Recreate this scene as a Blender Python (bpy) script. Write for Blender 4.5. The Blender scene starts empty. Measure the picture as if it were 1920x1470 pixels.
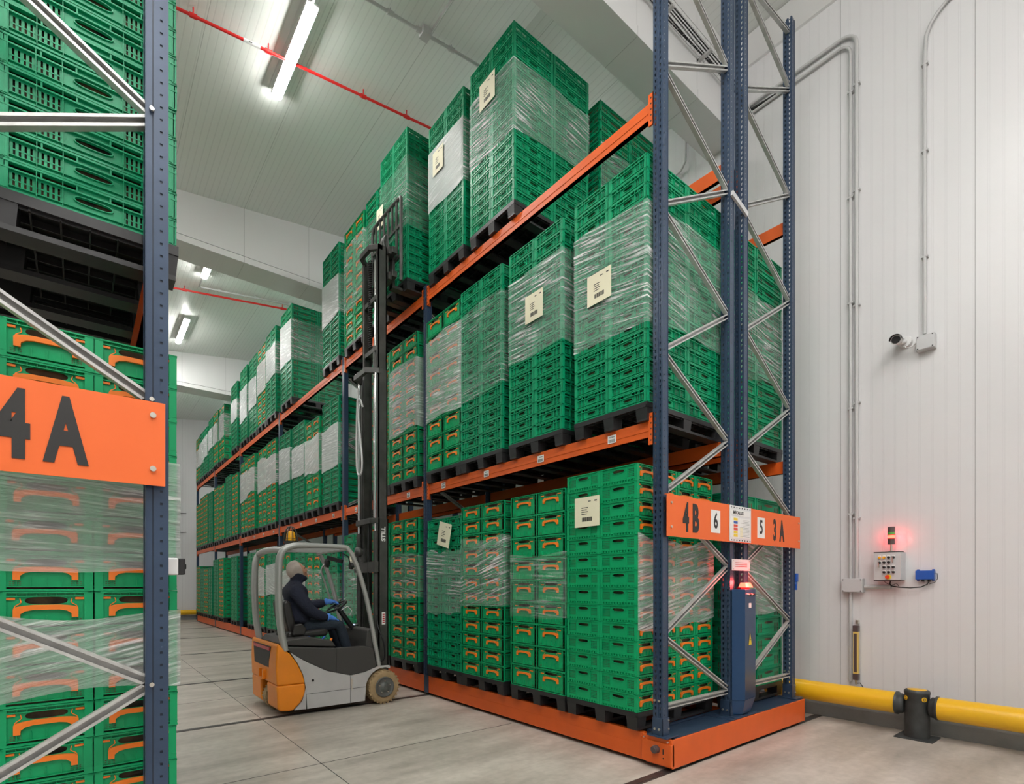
import bpy, math, random
from mathutils import Vector, Matrix
random.seed(7)
PI = math.pi
sc = bpy.context.scene
COL = sc.collection

# ------------------------------------------------------------------ camera, world, exposure
cam_d = bpy.data.cameras.new('camera'); cam = bpy.data.objects.new('camera', cam_d); COL.objects.link(cam)
cam.location = (0, 0, 1.5)
cam.rotation_euler = (PI / 2, 0, -math.radians(37.267))
cam_d.sensor_fit = 'HORIZONTAL'; cam_d.sensor_width = 36; cam_d.lens = 36 * 983.06 / 1920
cam_d.shift_x = 60 / 1920; cam_d.shift_y = 361 / 1920
cam_d.clip_start = 0.05; cam_d.clip_end = 200
sc.camera = cam
w = bpy.data.worlds.new('world'); sc.world = w; w.use_nodes = True
w.node_tree.nodes['Background'].inputs[0].default_value = (0.9, 0.95, 1, 1)
w.node_tree.nodes['Background'].inputs[1].default_value = 0.3
vs = sc.view_settings
sc.display_settings.display_device = 'sRGB'
vs.view_transform = 'Standard'; vs.look = 'None'; vs.gamma = 1; vs.use_curve_mapping = False
vs.exposure = 3.06
LAMP = 14.0          # emission strength of the ceiling fixtures

# ------------------------------------------------------------------ materials
def mat(name, col, rough=0.5, metal=0.0, var=0.0, vscale=8.0, bump=0.0, bscale=60.0, spec=0.5, col2=None, coat=0.0):
    m = bpy.data.materials.new(name); m.use_nodes = True
    nt = m.node_tree; b = nt.nodes['Principled BSDF']
    b.inputs['Base Color'].default_value = (*col, 1); b.inputs['Roughness'].default_value = rough
    b.inputs['Metallic'].default_value = metal; b.inputs['Specular IOR Level'].default_value = spec
    b.inputs['Coat Weight'].default_value = coat
    if var or col2 or bump:
        tc = nt.nodes.new('ShaderNodeTexCoord')
    if var or col2:
        n = nt.nodes.new('ShaderNodeTexNoise'); n.inputs['Scale'].default_value = vscale; n.inputs['Detail'].default_value = 5
        nt.links.new(tc.outputs['Object'], n.inputs['Vector'])
        r = nt.nodes.new('ShaderNodeValToRGB')
        c2 = col2 if col2 else tuple(max(0, c * (1 - var)) for c in col)
        r.color_ramp.elements[0].position = 0.35; r.color_ramp.elements[1].position = 0.65
        r.color_ramp.elements[0].color = (*c2, 1); r.color_ramp.elements[1].color = (*col, 1)
        nt.links.new(n.outputs['Fac'], r.inputs['Fac']); nt.links.new(r.outputs['Color'], b.inputs['Base Color'])
    if bump:
        n2 = nt.nodes.new('ShaderNodeTexNoise'); n2.inputs['Scale'].default_value = bscale
        nt.links.new(tc.outputs['Object'], n2.inputs['Vector'])
        bp = nt.nodes.new('ShaderNodeBump'); bp.inputs['Strength'].default_value = bump; bp.inputs['Distance'].default_value = 0.01
        nt.links.new(n2.outputs['Fac'], bp.inputs['Height']); nt.links.new(bp.outputs['Normal'], b.inputs['Normal'])
    return m

def emit(name, col, s):
    m = bpy.data.materials.new(name); m.use_nodes = True; nt = m.node_tree
    b = nt.nodes['Principled BSDF']; b.inputs['Base Color'].default_value = (*col, 1)
    b.inputs['Emission Color'].default_value = (*col, 1); b.inputs['Emission Strength'].default_value = s
    return m

def panel_mat(name, col, axis, pitch, joint, rough, depth=0.004, low=0.93):
    """painted sandwich panel: fine pressed ribs every pitch, a joint every `joint` metres, along one object axis"""
    m = mat(name, col, rough); nt = m.node_tree; b = nt.nodes['Principled BSDF']
    tc = nt.nodes.new('ShaderNodeTexCoord'); sp = nt.nodes.new('ShaderNodeSeparateXYZ')
    nt.links.new(tc.outputs['Object'], sp.inputs[0])
    def math_(op, a, bv):
        n = nt.nodes.new('ShaderNodeMath'); n.operation = op
        for i, v in enumerate((a, bv)):
            if isinstance(v, (int, float)): n.inputs[i].default_value = v
            else: nt.links.new(v, n.inputs[i])
        return n.outputs[0]
    x = sp.outputs[axis]
    f1 = math_('FRACT', math_('MULTIPLY', x, 1 / pitch), 0)
    g1 = math_('LESS_THAN', f1, 0.16)
    f2 = math_('FRACT', math_('MULTIPLY', x, 1 / joint), 0)
    g2 = math_('LESS_THAN', f2, 0.008 / joint)
    h = math_('SUBTRACT', math_('MULTIPLY', g1, -0.35), math_('MULTIPLY', g2, 2.0))
    bp = nt.nodes.new('ShaderNodeBump'); bp.inputs['Strength'].default_value = 0.8; bp.inputs['Distance'].default_value = depth
    nt.links.new(h, bp.inputs['Height']); nt.links.new(bp.outputs['Normal'], b.inputs['Normal'])
    mx = nt.nodes.new('ShaderNodeMix'); mx.data_type = 'RGBA'
    mx.inputs[6].default_value = (*col, 1); mx.inputs[7].default_value = (*[c * 0.68 for c in col], 1)
    k = math_('ADD', g2, math_('MULTIPLY', g1, 1 - low))
    k2 = math_('MINIMUM', k, 1.0)
    nt.links.new(k2, mx.inputs[0]); nt.links.new(mx.outputs[2], b.inputs['Base Color'])
    return m

M = {}
M['green'] = mat('green_plastic', (0.003, 0.325, 0.145), 0.38, var=0.10, vscale=3, spec=0.35)
M['green_b'] = mat('bright_green_plastic', (0.003, 0.365, 0.135), 0.4, var=0.10, vscale=3, spec=0.35)
M['orange_h'] = mat('orange_plastic', (0.9, 0.21, 0.014), 0.4)
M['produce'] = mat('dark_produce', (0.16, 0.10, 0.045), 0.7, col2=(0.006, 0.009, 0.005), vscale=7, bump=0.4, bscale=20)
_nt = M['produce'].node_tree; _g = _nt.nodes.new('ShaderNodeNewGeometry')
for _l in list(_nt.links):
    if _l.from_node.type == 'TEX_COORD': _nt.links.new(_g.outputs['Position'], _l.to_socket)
M['black_pl'] = mat('black_plastic', (0.022, 0.022, 0.024), 0.42, var=0.35, vscale=6)
M['blue'] = mat('blue_paint', (0.035, 0.062, 0.115), 0.33, metal=0.15, var=0.12, vscale=4)
M['blue_dk'] = mat('dark_blue_steel', (0.018, 0.028, 0.05), 0.35, metal=0.2)
M['blue_cab'] = mat('cabinet_blue', (0.012, 0.05, 0.13), 0.3, metal=0.2)
M['orange'] = mat('orange_paint', (0.74, 0.115, 0.012), 0.42, var=0.08, vscale=5)
M['orange_s'] = mat('sign_orange', (0.86, 0.15, 0.025), 0.5)
M['galv'] = mat('galvanised_steel', (0.56, 0.56, 0.55), 0.38, metal=0.35, var=0.2, vscale=14)
M['steel'] = mat('bolt_steel', (0.6, 0.58, 0.52), 0.3, metal=0.9)
M['white_pl'] = mat('white_plastic', (0.72, 0.72, 0.72), 0.35)
M['grey_pl'] = mat('grey_box', (0.55, 0.55, 0.56), 0.4)
M['black'] = mat('black_rubber', (0.012, 0.012, 0.013), 0.5)
M['ink'] = mat('ink', (0.025, 0.024, 0.024), 0.6)
M['paper'] = mat('label_paper', (0.78, 0.74, 0.55), 0.7)
M['paperw'] = mat('white_paper', (0.82, 0.82, 0.8), 0.6)
M['print'] = mat('grey_print', (0.3, 0.3, 0.3), 0.7)
M['yellow'] = mat('yellow_barrier', (0.83, 0.47, 0.012), 0.32, var=0.08, vscale=2)
M['yellow_l'] = mat('pale_yellow', (0.75, 0.52, 0.12), 0.4)
M['yellow_w'] = mat('warning_yellow', (0.85, 0.62, 0.03), 0.5)
M['bollard'] = mat('bollard_dark', (0.05, 0.055, 0.055), 0.45, var=0.4, vscale=10)
M['kerb'] = mat('kerb_concrete', (0.30, 0.31, 0.31), 0.8, var=0.3, vscale=2.5, bump=0.2)
M['red_pipe'] = mat('red_pipe', (0.75, 0.02, 0.02), 0.35)
M['conduit'] = mat('conduit_grey', (0.52, 0.52, 0.52), 0.4)
M['rail'] = mat('floor_rail', (0.10, 0.09, 0.085), 0.4, metal=0.5, var=0.4, vscale=20)
M['red_on'] = emit('red_light_on', (1.0, 0.03, 0.02), 14.0)
M['red_core'] = emit('red_light_core', (1.0, 0.055, 0.03), 1.0)
M['redglass'] = mat('red_lens', (0.45, 0.01, 0.02), 0.2)
M['greenglass'] = mat('green_lens', (0.12, 0.4, 0.08), 0.25)
M['brown'] = mat('dark_cap', (0.09, 0.06, 0.06), 0.4)
M['blue_box'] = mat('blue_box', (0.008, 0.09, 0.42), 0.4)
M['red_btn'] = mat('red_button', (0.75, 0.05, 0.01), 0.35)
M['amber'] = mat('amber_button', (0.9, 0.42, 0.01), 0.3)
M['fl_orange'] = mat('truck_orange', (0.85, 0.25, 0.008), 0.38, var=0.1, vscale=4, bump=0.05, bscale=200)
M['fl_grey'] = mat('truck_grey', (0.46, 0.45, 0.45), 0.42, var=0.08, vscale=5)
M['fl_dark'] = mat('truck_charcoal', (0.045, 0.042, 0.04), 0.65, bump=0.1, bscale=300)
M['mast'] = mat('mast_black', (0.08, 0.08, 0.075), 0.4, metal=0.3, var=0.4, vscale=5)
M['chrome'] = mat('chrome', (0.7, 0.72, 0.74), 0.12, metal=1.0)
M['tube'] = mat('guard_tube_grey', (0.40, 0.40, 0.39), 0.32, metal=0.3)
M['tyre'] = mat('tan_tyre', (0.36, 0.25, 0.13), 0.75, var=0.25, vscale=12)
M['rim'] = mat('wheel_rim', (0.10, 0.105, 0.10), 0.45, metal=0.2)
M['seat'] = mat('seat_black', (0.02, 0.018, 0.018), 0.35)
M['jacket'] = mat('navy_jacket', (0.010, 0.013, 0.030), 0.9, bump=0.6, bscale=50)
M['trouser'] = mat('dark_trousers', (0.012, 0.020, 0.034), 0.85, bump=0.5, bscale=40)
M['glove'] = mat('blue_glove', (0.07, 0.22, 0.66), 0.75)
M['skin'] = mat('skin', (0.5, 0.26, 0.17), 0.55)
M['cap'] = mat('cap_pale', (0.50, 0.42, 0.38), 0.85, bump=0.3, bscale=30)
M['wall'] = panel_mat('wall_panel', (0.69, 0.685, 0.695), 1, 0.105, 1.15, 0.30)
M['wall_x'] = panel_mat('end_wall_panel', (0.69, 0.685, 0.695), 0, 0.105, 1.15, 0.30)
M['ceil'] = panel_mat('ceiling_panel', (0.76, 0.785, 0.755), 0, 0.09, 1.2, 0.38, low=0.72)
M['beamw'] = panel_mat('beam_cladding', (0.72, 0.72, 0.72), 0, 0.5, 1.2, 0.35, depth=0.002, low=1.0)

def floor_mat():
    m = mat('polished_concrete', (0.3, 0.28, 0.26), 0.35); nt = m.node_tree; b = nt.nodes['Principled BSDF']
    tc = nt.nodes.new('ShaderNodeTexCoord')
    mp = nt.nodes.new('ShaderNodeMapping'); mp.inputs['Scale'].default_value = (0.45, 1.6, 1)
    nt.links.new(tc.outputs['Object'], mp.inputs['Vector'])
    n = nt.nodes.new('ShaderNodeTexNoise'); n.inputs['Scale'].default_value = 1.6; n.inputs['Detail'].default_value = 8; n.inputs['Roughness'].default_value = 0.62
    nt.links.new(mp.outputs[0], n.inputs['Vector'])
    r = nt.nodes.new('ShaderNodeValToRGB')
    e = r.color_ramp.elements; e[0].position = 0.3; e[0].color = (0.31, 0.275, 0.235, 1); e[1].position = 0.68; e[1].color = (0.60, 0.545, 0.485, 1)
    nt.links.new(n.outputs['Fac'], r.inputs['Fac'])
    n2 = nt.nodes.new('ShaderNodeTexNoise'); n2.inputs['Scale'].default_value = 14; n2.inputs['Detail'].default_value = 8
    nt.links.new(tc.outputs['Object'], n2.inputs['Vector'])
    mx = nt.nodes.new('ShaderNodeMix'); mx.data_type = 'RGBA'; mx.blend_type = 'MULTIPLY'; mx.inputs[0].default_value = 0.35
    r2 = nt.nodes.new('ShaderNodeValToRGB'); r2.color_ramp.elements[0].position = 0.35; r2.color_ramp.elements[0].color = (0.6, 0.58, 0.55, 1)
    r2.color_ramp.elements[1].position = 0.6
    nt.links.new(n2.outputs['Fac'], r2.inputs['Fac'])
    nt.links.new(r.outputs['Color'], mx.inputs[6]); nt.links.new(r2.outputs['Color'], mx.inputs[7])
    nt.links.new(mx.outputs[2], b.inputs['Base Color'])
    mr = nt.nodes.new('ShaderNodeMapRange'); mr.inputs[3].default_value = 0.28; mr.inputs[4].default_value = 0.5
    nt.links.new(n2.outputs['Fac'], mr.inputs[0]); nt.links.new(mr.outputs[0], b.inputs['Roughness'])
    return m
M['floor'] = floor_mat()

def film_mat(name, base, peak, scale_v, seed):
    """stretch film: mostly see-through, with stretched whitish creases"""
    m = bpy.data.materials.new(name); m.use_nodes = True; nt = m.node_tree
    nt.nodes.clear()
    out = nt.nodes.new('ShaderNodeOutputMaterial')
    tr = nt.nodes.new('ShaderNodeBsdfTransparent')
    pb = nt.nodes.new('ShaderNodeBsdfPrincipled'); pb.inputs['Base Color'].default_value = (0.86, 0.88, 0.88, 1)
    pb.inputs['Roughness'].default_value = 0.22; pb.inputs['Specular IOR Level'].default_value = 0.7
    mix = nt.nodes.new('ShaderNodeMixShader')
    uv = nt.nodes.new('ShaderNodeUVMap')
    def noise(sx, sy, rot, sc_, det, off):
        mp = nt.nodes.new('ShaderNodeMapping'); mp.inputs['Scale'].default_value = (sx, sy, 1); mp.inputs['Rotation'].default_value = (0, 0, rot)
        mp.inputs['Location'].default_value = (off, off * 1.7, 0)
        nt.links.new(uv.outputs[0], mp.inputs['Vector'])
        n = nt.nodes.new('ShaderNodeTexNoise'); n.inputs['Scale'].default_value = sc_; n.inputs['Detail'].default_value = det
        n.inputs['Roughness'].default_value = 0.6; n.inputs['Distortion'].default_value = 0.3
        nt.links.new(mp.outputs[0], n.inputs['Vector']); return n.outputs['Fac']
    a = noise(0.8, scale_v, -0.10, 3.0, 6, seed)
    b_ = noise(1.4, 1.2, 0.5, 1.3, 3, seed + 5)
    r1 = nt.nodes.new('ShaderNodeValToRGB'); r1.color_ramp.elements[0].position = 0.50; r1.color_ramp.elements[1].position = 0.64
    nt.links.new(a, r1.inputs['Fac'])
    r2 = nt.nodes.new('ShaderNodeValToRGB'); r2.color_ramp.elements[0].position = 0.38; r2.color_ramp.elements[1].position = 0.62
    nt.links.new(b_, r2.inputs['Fac'])
    mu = nt.nodes.new('ShaderNodeMath'); mu.operation = 'MULTIPLY'; nt.links.new(r1.outputs[0], mu.inputs[0]); nt.links.new(r2.outputs[0], mu.inputs[1])
    ma = nt.nodes.new('ShaderNodeMath'); ma.operation = 'MULTIPLY_ADD'; ma.inputs[1].default_value = peak; ma.inputs[2].default_value = base
    nt.links.new(mu.outputs[0], ma.inputs[0]); 
    bp = nt.nodes.new('ShaderNodeBump'); bp.inputs['Strength'].default_value = 0.9; bp.inputs['Distance'].default_value = 0.02
    nt.links.new(a, bp.inputs['Height']); nt.links.new(bp.outputs['Normal'], pb.inputs['Normal'])
    nt.links.new(ma.outputs[0], mix.inputs['Fac']); nt.links.new(tr.outputs[0], mix.inputs[1]); nt.links.new(pb.outputs[0], mix.inputs[2])
    nt.links.new(mix.outputs[0], out.inputs['Surface'])
    return m
FILM = {'milky': film_mat('milky_film', 0.30, 0.6, 16, 5), 'thin': film_mat('clear_film', 0.07, 0.45, 16, 0), 'mid': film_mat('creased_film', 0.13, 0.75, 16, 3), 'white': film_mat('layered_film', 0.55, 0.4, 9, 7)}

# ------------------------------------------------------------------ mesh helper
class MB:
    def __init__(s): s.v = []; s.f = []; s.m = []; s.s = []
    def add(s, vs, fs, m=0, sm=False):
        o = len(s.v); s.v += [tuple(p) for p in vs]
        for f in fs: s.f.append(tuple(i + o for i in f)); s.m.append(m); s.s.append(sm)
        return s
    def box(s, x0, y0, z0, x1, y1, z1, m=0):
        x0, x1 = min(x0, x1), max(x0, x1); y0, y1 = min(y0, y1), max(y0, y1); z0, z1 = min(z0, z1), max(z0, z1)
        return s.add([(x0, y0, z0), (x1, y0, z0), (x1, y1, z0), (x0, y1, z0), (x0, y0, z1), (x1, y0, z1), (x1, y1, z1), (x0, y1, z1)],
              [(0, 3, 2, 1), (4, 5, 6, 7), (0, 1, 5, 4), (1, 2, 6, 5), (2, 3, 7, 6), (3, 0, 4, 7)], m)
    def quad(s, a, b, c, d, m=0): return s.add([a, b, c, d], [(0, 1, 2, 3)], m)
    def prism(s, pts, fn, t0, t1, m=0):
        """outline pts (2D, counter-clockwise) placed by fn(a,b,t)"""
        n = len(pts); vs_ = [fn(a, b, t0) for a, b in pts] + [fn(a, b, t1) for a, b in pts]
        fs = [tuple(range(n))[::-1], tuple(range(n, 2 * n))] + [(i, (i + 1) % n, (i + 1) % n + n, i + n) for i in range(n)]
        return s.add(vs_, fs, m)
    def bar(s, p, q, w_, h_, up=(0, 0, 1), m=0):
        """rectangular bar from p to q; w_ across, h_ along up"""
        p = Vector(p); q = Vector(q); d = (q - p).normalized(); u = Vector(up); r = d.cross(u).normalized(); u = r.cross(d).normalized()
        vs_ = []
        for c in (p, q):
            for a, b in ((-1, -1), (1, -1), (1, 1), (-1, 1)): vs_.append(c + r * (a * w_ / 2) + u * (b * h_ / 2))
        return s.add(vs_, [(0, 1, 2, 3)[::-1], (4, 5, 6, 7), (0, 1, 5, 4), (1, 2, 6, 5), (2, 3, 7, 6), (3, 0, 4, 7)], m)
    def cyl(s, p, q, r0, r1=None, n=14, m=0, caps=True):
        r1 = r0 if r1 is None else r1
        p = Vector(p); q = Vector(q); d = (q - p).normalized(); a = d.orthogonal().normalized(); b = d.cross(a)
        vs_ = [c + (a * math.cos(2 * PI * i / n) + b * math.sin(2 * PI * i / n)) * r for c, r in ((p, r0), (q, r1)) for i in range(n)]
        s.add(vs_, [(i, (i + 1) % n, (i + 1) % n + n, i + n) for i in range(n)], m, True)
        if caps: s.add(vs_[:n], [tuple(range(n))[::-1]], m); s.add(vs_[n:], [tuple(range(n))], m)
        return s
    def tube(s, pts, r, n=10, m=0, closed=False):
        pts = [Vector(p) for p in pts]; N = len(pts); vs_ = []; a = None
        for i, p in enumerate(pts):
            d = (pts[min(i + 1, N - 1)] - pts[max(i - 1, 0)]).normalized()
            if a is None: a = d.orthogonal().normalized()
            else: a = (a - d * a.dot(d)).normalized()
            b = d.cross(a)
            rr = r[i] if isinstance(r, (list, tuple)) else r
            vs_ += [p + (a * math.cos(2 * PI * k / n) + b * math.sin(2 * PI * k / n)) * rr for k in range(n)]
        fs = [(i * n + k, i * n + (k + 1) % n, (i + 1) * n + (k + 1) % n, (i + 1) * n + k) for i in range(N - 1) for k in range(n)]
        s.add(vs_, fs, m, True)
        s.add(vs_[:n], [tuple(range(n))[::-1]], m); s.add(vs_[-n:], [tuple(range(n))], m)
        return s
    def lathe(s, prof, c, axis='z', n=20, m=0):
        """prof: (radius, height) list"""
        vs_ = []
        for r, h in prof:
            for i in range(n):
                a = 2 * PI * i / n; x, y = r * math.cos(a), r * math.sin(a)
                p = (x, y, h) if axis == 'z' else ((x, h, y) if axis == 'y' else (h, x, y))
                vs_.append((c[0] + p[0], c[1] + p[1], c[2] + p[2]))
        K = len(prof)
        s.add(vs_, [(j * n + i, j * n + (i + 1) % n, (j + 1) * n + (i + 1) % n, (j + 1) * n + i) for j in range(K - 1) for i in range(n)], m, True)
        s.add(vs_[:n], [tuple(range(n))[::-1]], m); s.add(vs_[-n:], [tuple(range(n))], m)
        return s
    def mesh(s, name, mats, off=(0, 0, 0)):
        me = bpy.data.meshes.new(name)
        ox, oy, oz = off
        me.from_pydata([(x - ox, y - oy, z - oz) for x, y, z in s.v], [], s.f)
        me.polygons.foreach_set('material_index', s.m); me.polygons.foreach_set('use_smooth', s.s)
        for m_ in (mats if isinstance(mats, (list, tuple)) else [mats]): me.materials.append(m_)
        me.validate(); me.update()
        return me
    def build(s, name, mats, parent=None, loc=None, bevel=0, label=None, seg=2):
        if parent is not None: off = root_loc(parent)
        else: off = loc or (0, 0, 0)
        o = bpy.data.objects.new(name, s.mesh(name, mats, off)); COL.objects.link(o)
        if parent is not None: o.parent = parent; 
        else: o.location = off
        if bevel:
            b = o.modifiers.new('bevel', 'BEVEL'); b.width = bevel; b.segments = seg; b.limit_method = 'ANGLE'; b.angle_limit = math.radians(40)
        if label: o['label'] = label
        return o
def root_loc(o):
    x = Vector((0, 0, 0))
    while o is not None: x += o.location; o = o.parent
    return tuple(x)
def thing(name, label, cat, loc, group=None):
    o = bpy.data.objects.new(name, None); COL.objects.link(o); o.location = loc; o.empty_display_size = 0.1
    return tag(o, label, cat, group)
def tag(o, label, cat, group=None, kind=None):
    o['label'] = label; o['category'] = cat
    if group: o['group'] = group
    if kind: o['kind'] = kind
    return o
def struct(name, mb, m, loc=None):
    o = mb.build(name, m, loc=loc); o['kind'] = 'structure'; return o

def text_mesh(txt, size, bold=0.0, sx=1.0):
    c = bpy.data.curves.new('lettering', 'FONT'); c.body = txt; c.size = size; c.align_x = 'CENTER'; c.align_y = 'CENTER'
    c.offset = bold; c.extrude = 0.0008; c.resolution_u = 4
    o = bpy.data.objects.new('lettering', c); COL.objects.link(o)
    dg = bpy.context.evaluated_depsgraph_get(); me = bpy.data.meshes.new_from_object(o.evaluated_get(dg))
    bpy.data.objects.remove(o)
    for v in me.vertices: v.co.x *= sx
    return me
def letters(txt, size, center, normal, m, parent, name='lettering', bold=0.0, sx=1.0, roll=0):
    """flat lettering facing `normal` ('-y', '-x', '+x')"""
    me = text_mesh(txt, size, bold, sx); me.materials.clear(); me.materials.append(m)
    o = bpy.data.objects.new(name, me); COL.objects.link(o); o.parent = parent
    rl = Vector(root_loc(parent)); o.location = Vector(center) - rl
    o.rotation_euler = {'-y': (PI / 2, roll, 0), '-x': (PI / 2, roll, -PI / 2), '+x': (PI / 2, roll, PI / 2)}[normal]
    return o

# ------------------------------------------------------------------ the hall
XW, YE = 7.0, 25.6
def ceil_z(x): return 7.79 if x < -3 else 8.16 + 0.123 * x if x < 4.6 else 8.726 - 0.09 * (x - 4.6)
struct('floor', MB().box(-9, -6, -0.2, XW + 0.3, YE + 0.3, 0), M['floor'])
struct('wall_right', MB().box(XW, -6, 0, XW + 0.2, YE, 9.2), M['wall'])
struct('wall_end', MB().box(-9, YE, 0, XW, YE + 0.2, 9.2), M['wall_x'])
struct('wall_left', MB().box(-9.2, -6, 0, -9, YE, 9.2), M['wall'])
struct('wall_back', MB().box(-9, -6.2, 0, XW, -6, 9.2), M['wall_x'])
cm = MB()
cp = [(-9, 7.79), (-3, 7.791), (4.6, ceil_z(4.6)), (XW, ceil_z(XW)), (XW, 9.2), (-9, 9.2)]
cm.prism(cp, lambda a, b, t: (a, t, b), -6, YE)
struct('ceiling', cm, M['ceil'])
for i, (y0, y1) in enumerate([(3.5, 3.92), (10.36, 10.95), (17.9, 18.5)]):
    for part, (za, zb, dy) in enumerate([(7.45, 7.56, 0.012), (7.575, None, 0)]):
        top = [(XW, 9.1), (-9, 9.1)]
        b = MB()
        if zb: b.box(-9, y0 - dy, za, XW, y1 + dy, zb)
        else:
            b.prism([(-9, za), (XW, za), (XW, ceil_z(XW) + 0.02), (4.6, ceil_z(4.6) + 0.02), (-3, 7.81), (-9, 7.81)], lambda a, bb, t: (a, t, bb), y0, y1)
        struct('trim_%d' % (1 + i * 2 + part), b, M['beamw'] )
    struct('trim_%d' % (20 + i), MB().box(-9, y0 + 0.015, 7.555, XW, y1 - 0.015, 7.58), M['black'])
struct('baseboard_right', MB().box(XW - 0.26, -6, 0, XW, YE, 0.185), M['kerb'])
struct('baseboard_end', MB().box(-9, YE - 0.22, 0, XW, YE, 0.185), M['kerb'])
struct('trim_30', MB().prism([(XW, 8.30), (XW - 0.03, 8.31), (XW - 0.22, 8.52), (XW, 8.53)], lambda a, b, t: (a, t, b), -6, YE), M['white_pl'])
# floor rails the mobile racks run on, and saw cuts
FR = [2.51, 6.12, 8.92, 12.72, 16.55, 20.23, 23.81]
for i, y in enumerate(FR):
    yy = y if i else 2.44
    r = MB(); r.box(-8.9, yy - 0.04, -0.01, XW - 0.26, yy + 0.04, 0.003); r.box(-8.9, yy - 0.02, 0.0, XW - 0.26, yy + 0.02, 0.005)
    struct('trim_%d' % (40 + i), r, M['rail'])
sj = MB()
sj.box(1.60, 2.55, 0, 1.606, 25, 0.0012)
for y in (4.3, 7.5, 10.6, 14.6, 18.3): sj.box(-8.9, y, 0, 3.7, y + 0.006, 0.0012)
struct('trim_50', sj, M['black'])

# ------------------------------------------------------------------ ceiling fixtures
def fixture(x, y0, y1, label):
    z = ceil_z(x) - 0.13
    t = thing('ceiling_light', label, 'light', (x, (y0 + y1) / 2, z), 'tubular ceiling lights')
    b = MB(); b.box(x - 0.07, y0, z + 0.03, x + 0.07, y1, z + 0.055); b.box(x - 0.072, y0, z + 0.012, x - 0.068, y1, z + 0.055); b.box(x + 0.068, y0, z + 0.012, x + 0.072, y1, z + 0.055); b.box(x - 0.05, y0 + 0.02, z + 0.05, x + 0.05, y1 - 0.02, z + 0.075)  # thin side lips added to shield the ceiling from direct lamp light
    for yy in (y0 + 0.3, y1 - 0.3): b.box(x - 0.015, yy - 0.015, z + 0.07, x + 0.015, yy + 0.015, z + 0.15)
    b.build('housing', M['white_pl'], t)
    prof = [(0.065 * math.cos(a), 0.055 * math.sin(a)) for a in [PI + PI * k / 10 for k in range(11)]]
    d = MB(); d.prism(prof, lambda a, bb, tt: (x + a, tt, z + 0.03 + bb), y0 + 0.01, y1 - 0.01)
    d.build('diffuser', M['lamp'], t)
    return t
M['lamp'] = emit('lamp_diffuser', (1.0, 0.985, 0.95), LAMP)
fixture(2.17, 6.1, 7.56, 'large lit tubular ceiling light above the forklift aisle')
fixture(2.17, 11.6, 12.97, 'lit ceiling light partly cut off by the dropped white beam')
fixture(2.17, 15.3, 16.9, 'lit ceiling light farthest down the aisle, just past the small one')
for x, y in [(2.17, 0.2), (2.17, -1.9), (0, -2.8), (0, -4.6), (-0.2, 1.2), (2.17, -4.0), (3.3, -3.6), (-1.3, -0.8), (-2.5, 0.2), (-2.5, -4), (-6.5, -1), (-2.5, 6.1), (-6.5, 6.1), (6.2, 6.1), (6.2, 13), (-3, 14), (2.17, 20.5), (-3, 20.5), (6.2, 20.5)]:  # unseen fixtures added and spread around to brighten the hall
    fixture(x, y, y + 1.5, 'unseen tubular ceiling light added to brighten the hall')['group'] = 'ceiling lights added outside the view'

# ------------------------------------------------------------------ crates
def face_frame(side, LX, LY):
    """returns (width, fn(a, b, d)) : a along the face left->right seen from outside, b up, d outward from face plane"""
    if side == '-y': return LX, lambda a, b, d: (-LX / 2 + a, -LY / 2 - d, b)
    if side == '+y': return LX, lambda a, b, d: (LX / 2 - a, LY / 2 + d, b)
    if side == '-x': return LY, lambda a, b, d: (-LX / 2 - d, LY / 2 - a, b)
    return LY, lambda a, b, d: (LX / 2 + d, -LY / 2 + a, b)
def fbox(mb, fn, a0, b0, a1, b1, d0, d1, m=0):
    vs_ = [fn(a, b, d) for d in (d0, d1) for a, b in ((a0, b0), (a1, b0), (a1, b1), (a0, b1))]
    mb.add(vs_, [(4, 5, 6, 7), (0, 1, 5, 4), (1, 2, 6, 5), (2, 3, 7, 6), (3, 0, 4, 7)], m)
def oval_plate(mb, fn, a0, a1, b0, b1, ca, cb, ra, rb, d, m=0, n=20, rim=True):
    """plate with a real oval opening and a raised lip"""
    ov = [(ca + ra * (abs(math.cos(t)) ** 0.6) * (1 if math.cos(t) > 0 else -1), cb + rb * (abs(math.sin(t)) ** 0.8) * (1 if math.sin(t) > 0 else -1)) for t in [2 * PI * (k + 0.5) / n for k in range(n)]]
    def out(p):
        dx, dy = p[0] - ca, p[1] - cb
        k = min((a1 - ca) / dx if dx > 1e-9 else 1e9, (a0 - ca) / dx if dx < -1e-9 else 1e9, (b1 - cb) / dy if dy > 1e-9 else 1e9, (b0 - cb) / dy if dy < -1e-9 else 1e9)
        return (ca + dx * k, cb + dy * k)
    ot = [out(p) for p in ov]
    # snap nearest outer points to the corners
    for cx_, cy_ in ((a0, b0), (a1, b0), (a1, b1), (a0, b1)):
        i = min(range(n), key=lambda j: (ot[j][0] - cx_) ** 2 + (ot[j][1] - cy_) ** 2); ot[i] = (cx_, cy_)
    mb.add([fn(*p, d) for p in ov] + [fn(*p, d) for p in ot], [(i, i + n, (i + 1) % n + n, (i + 1) % n) for i in range(n)], m)
    if rim:
        o2 = [(ca + (p[0] - ca) * 1.07, cb + (p[1] - cb) * 1.25) for p in ov]
        mb.add([fn(*p, d - 0.008) for p in ov] + [fn(*p, d + 0.006) for p in ov] + [fn(*p, d + 0.006) for p in o2] + [fn(*p, d) for p in o2],
               [(i, (i + 1) % n, (i + 1) % n + n, i + n) for i in range(n)] + [(i + n, (i + 1) % n + n, (i + 1) % n + 2 * n, i + 2 * n) for i in range(n)] +
               [(i + 2 * n, (i + 1) % n + 2 * n, (i + 1) % n + 3 * n, i + 3 * n) for i in range(n)], m)
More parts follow.
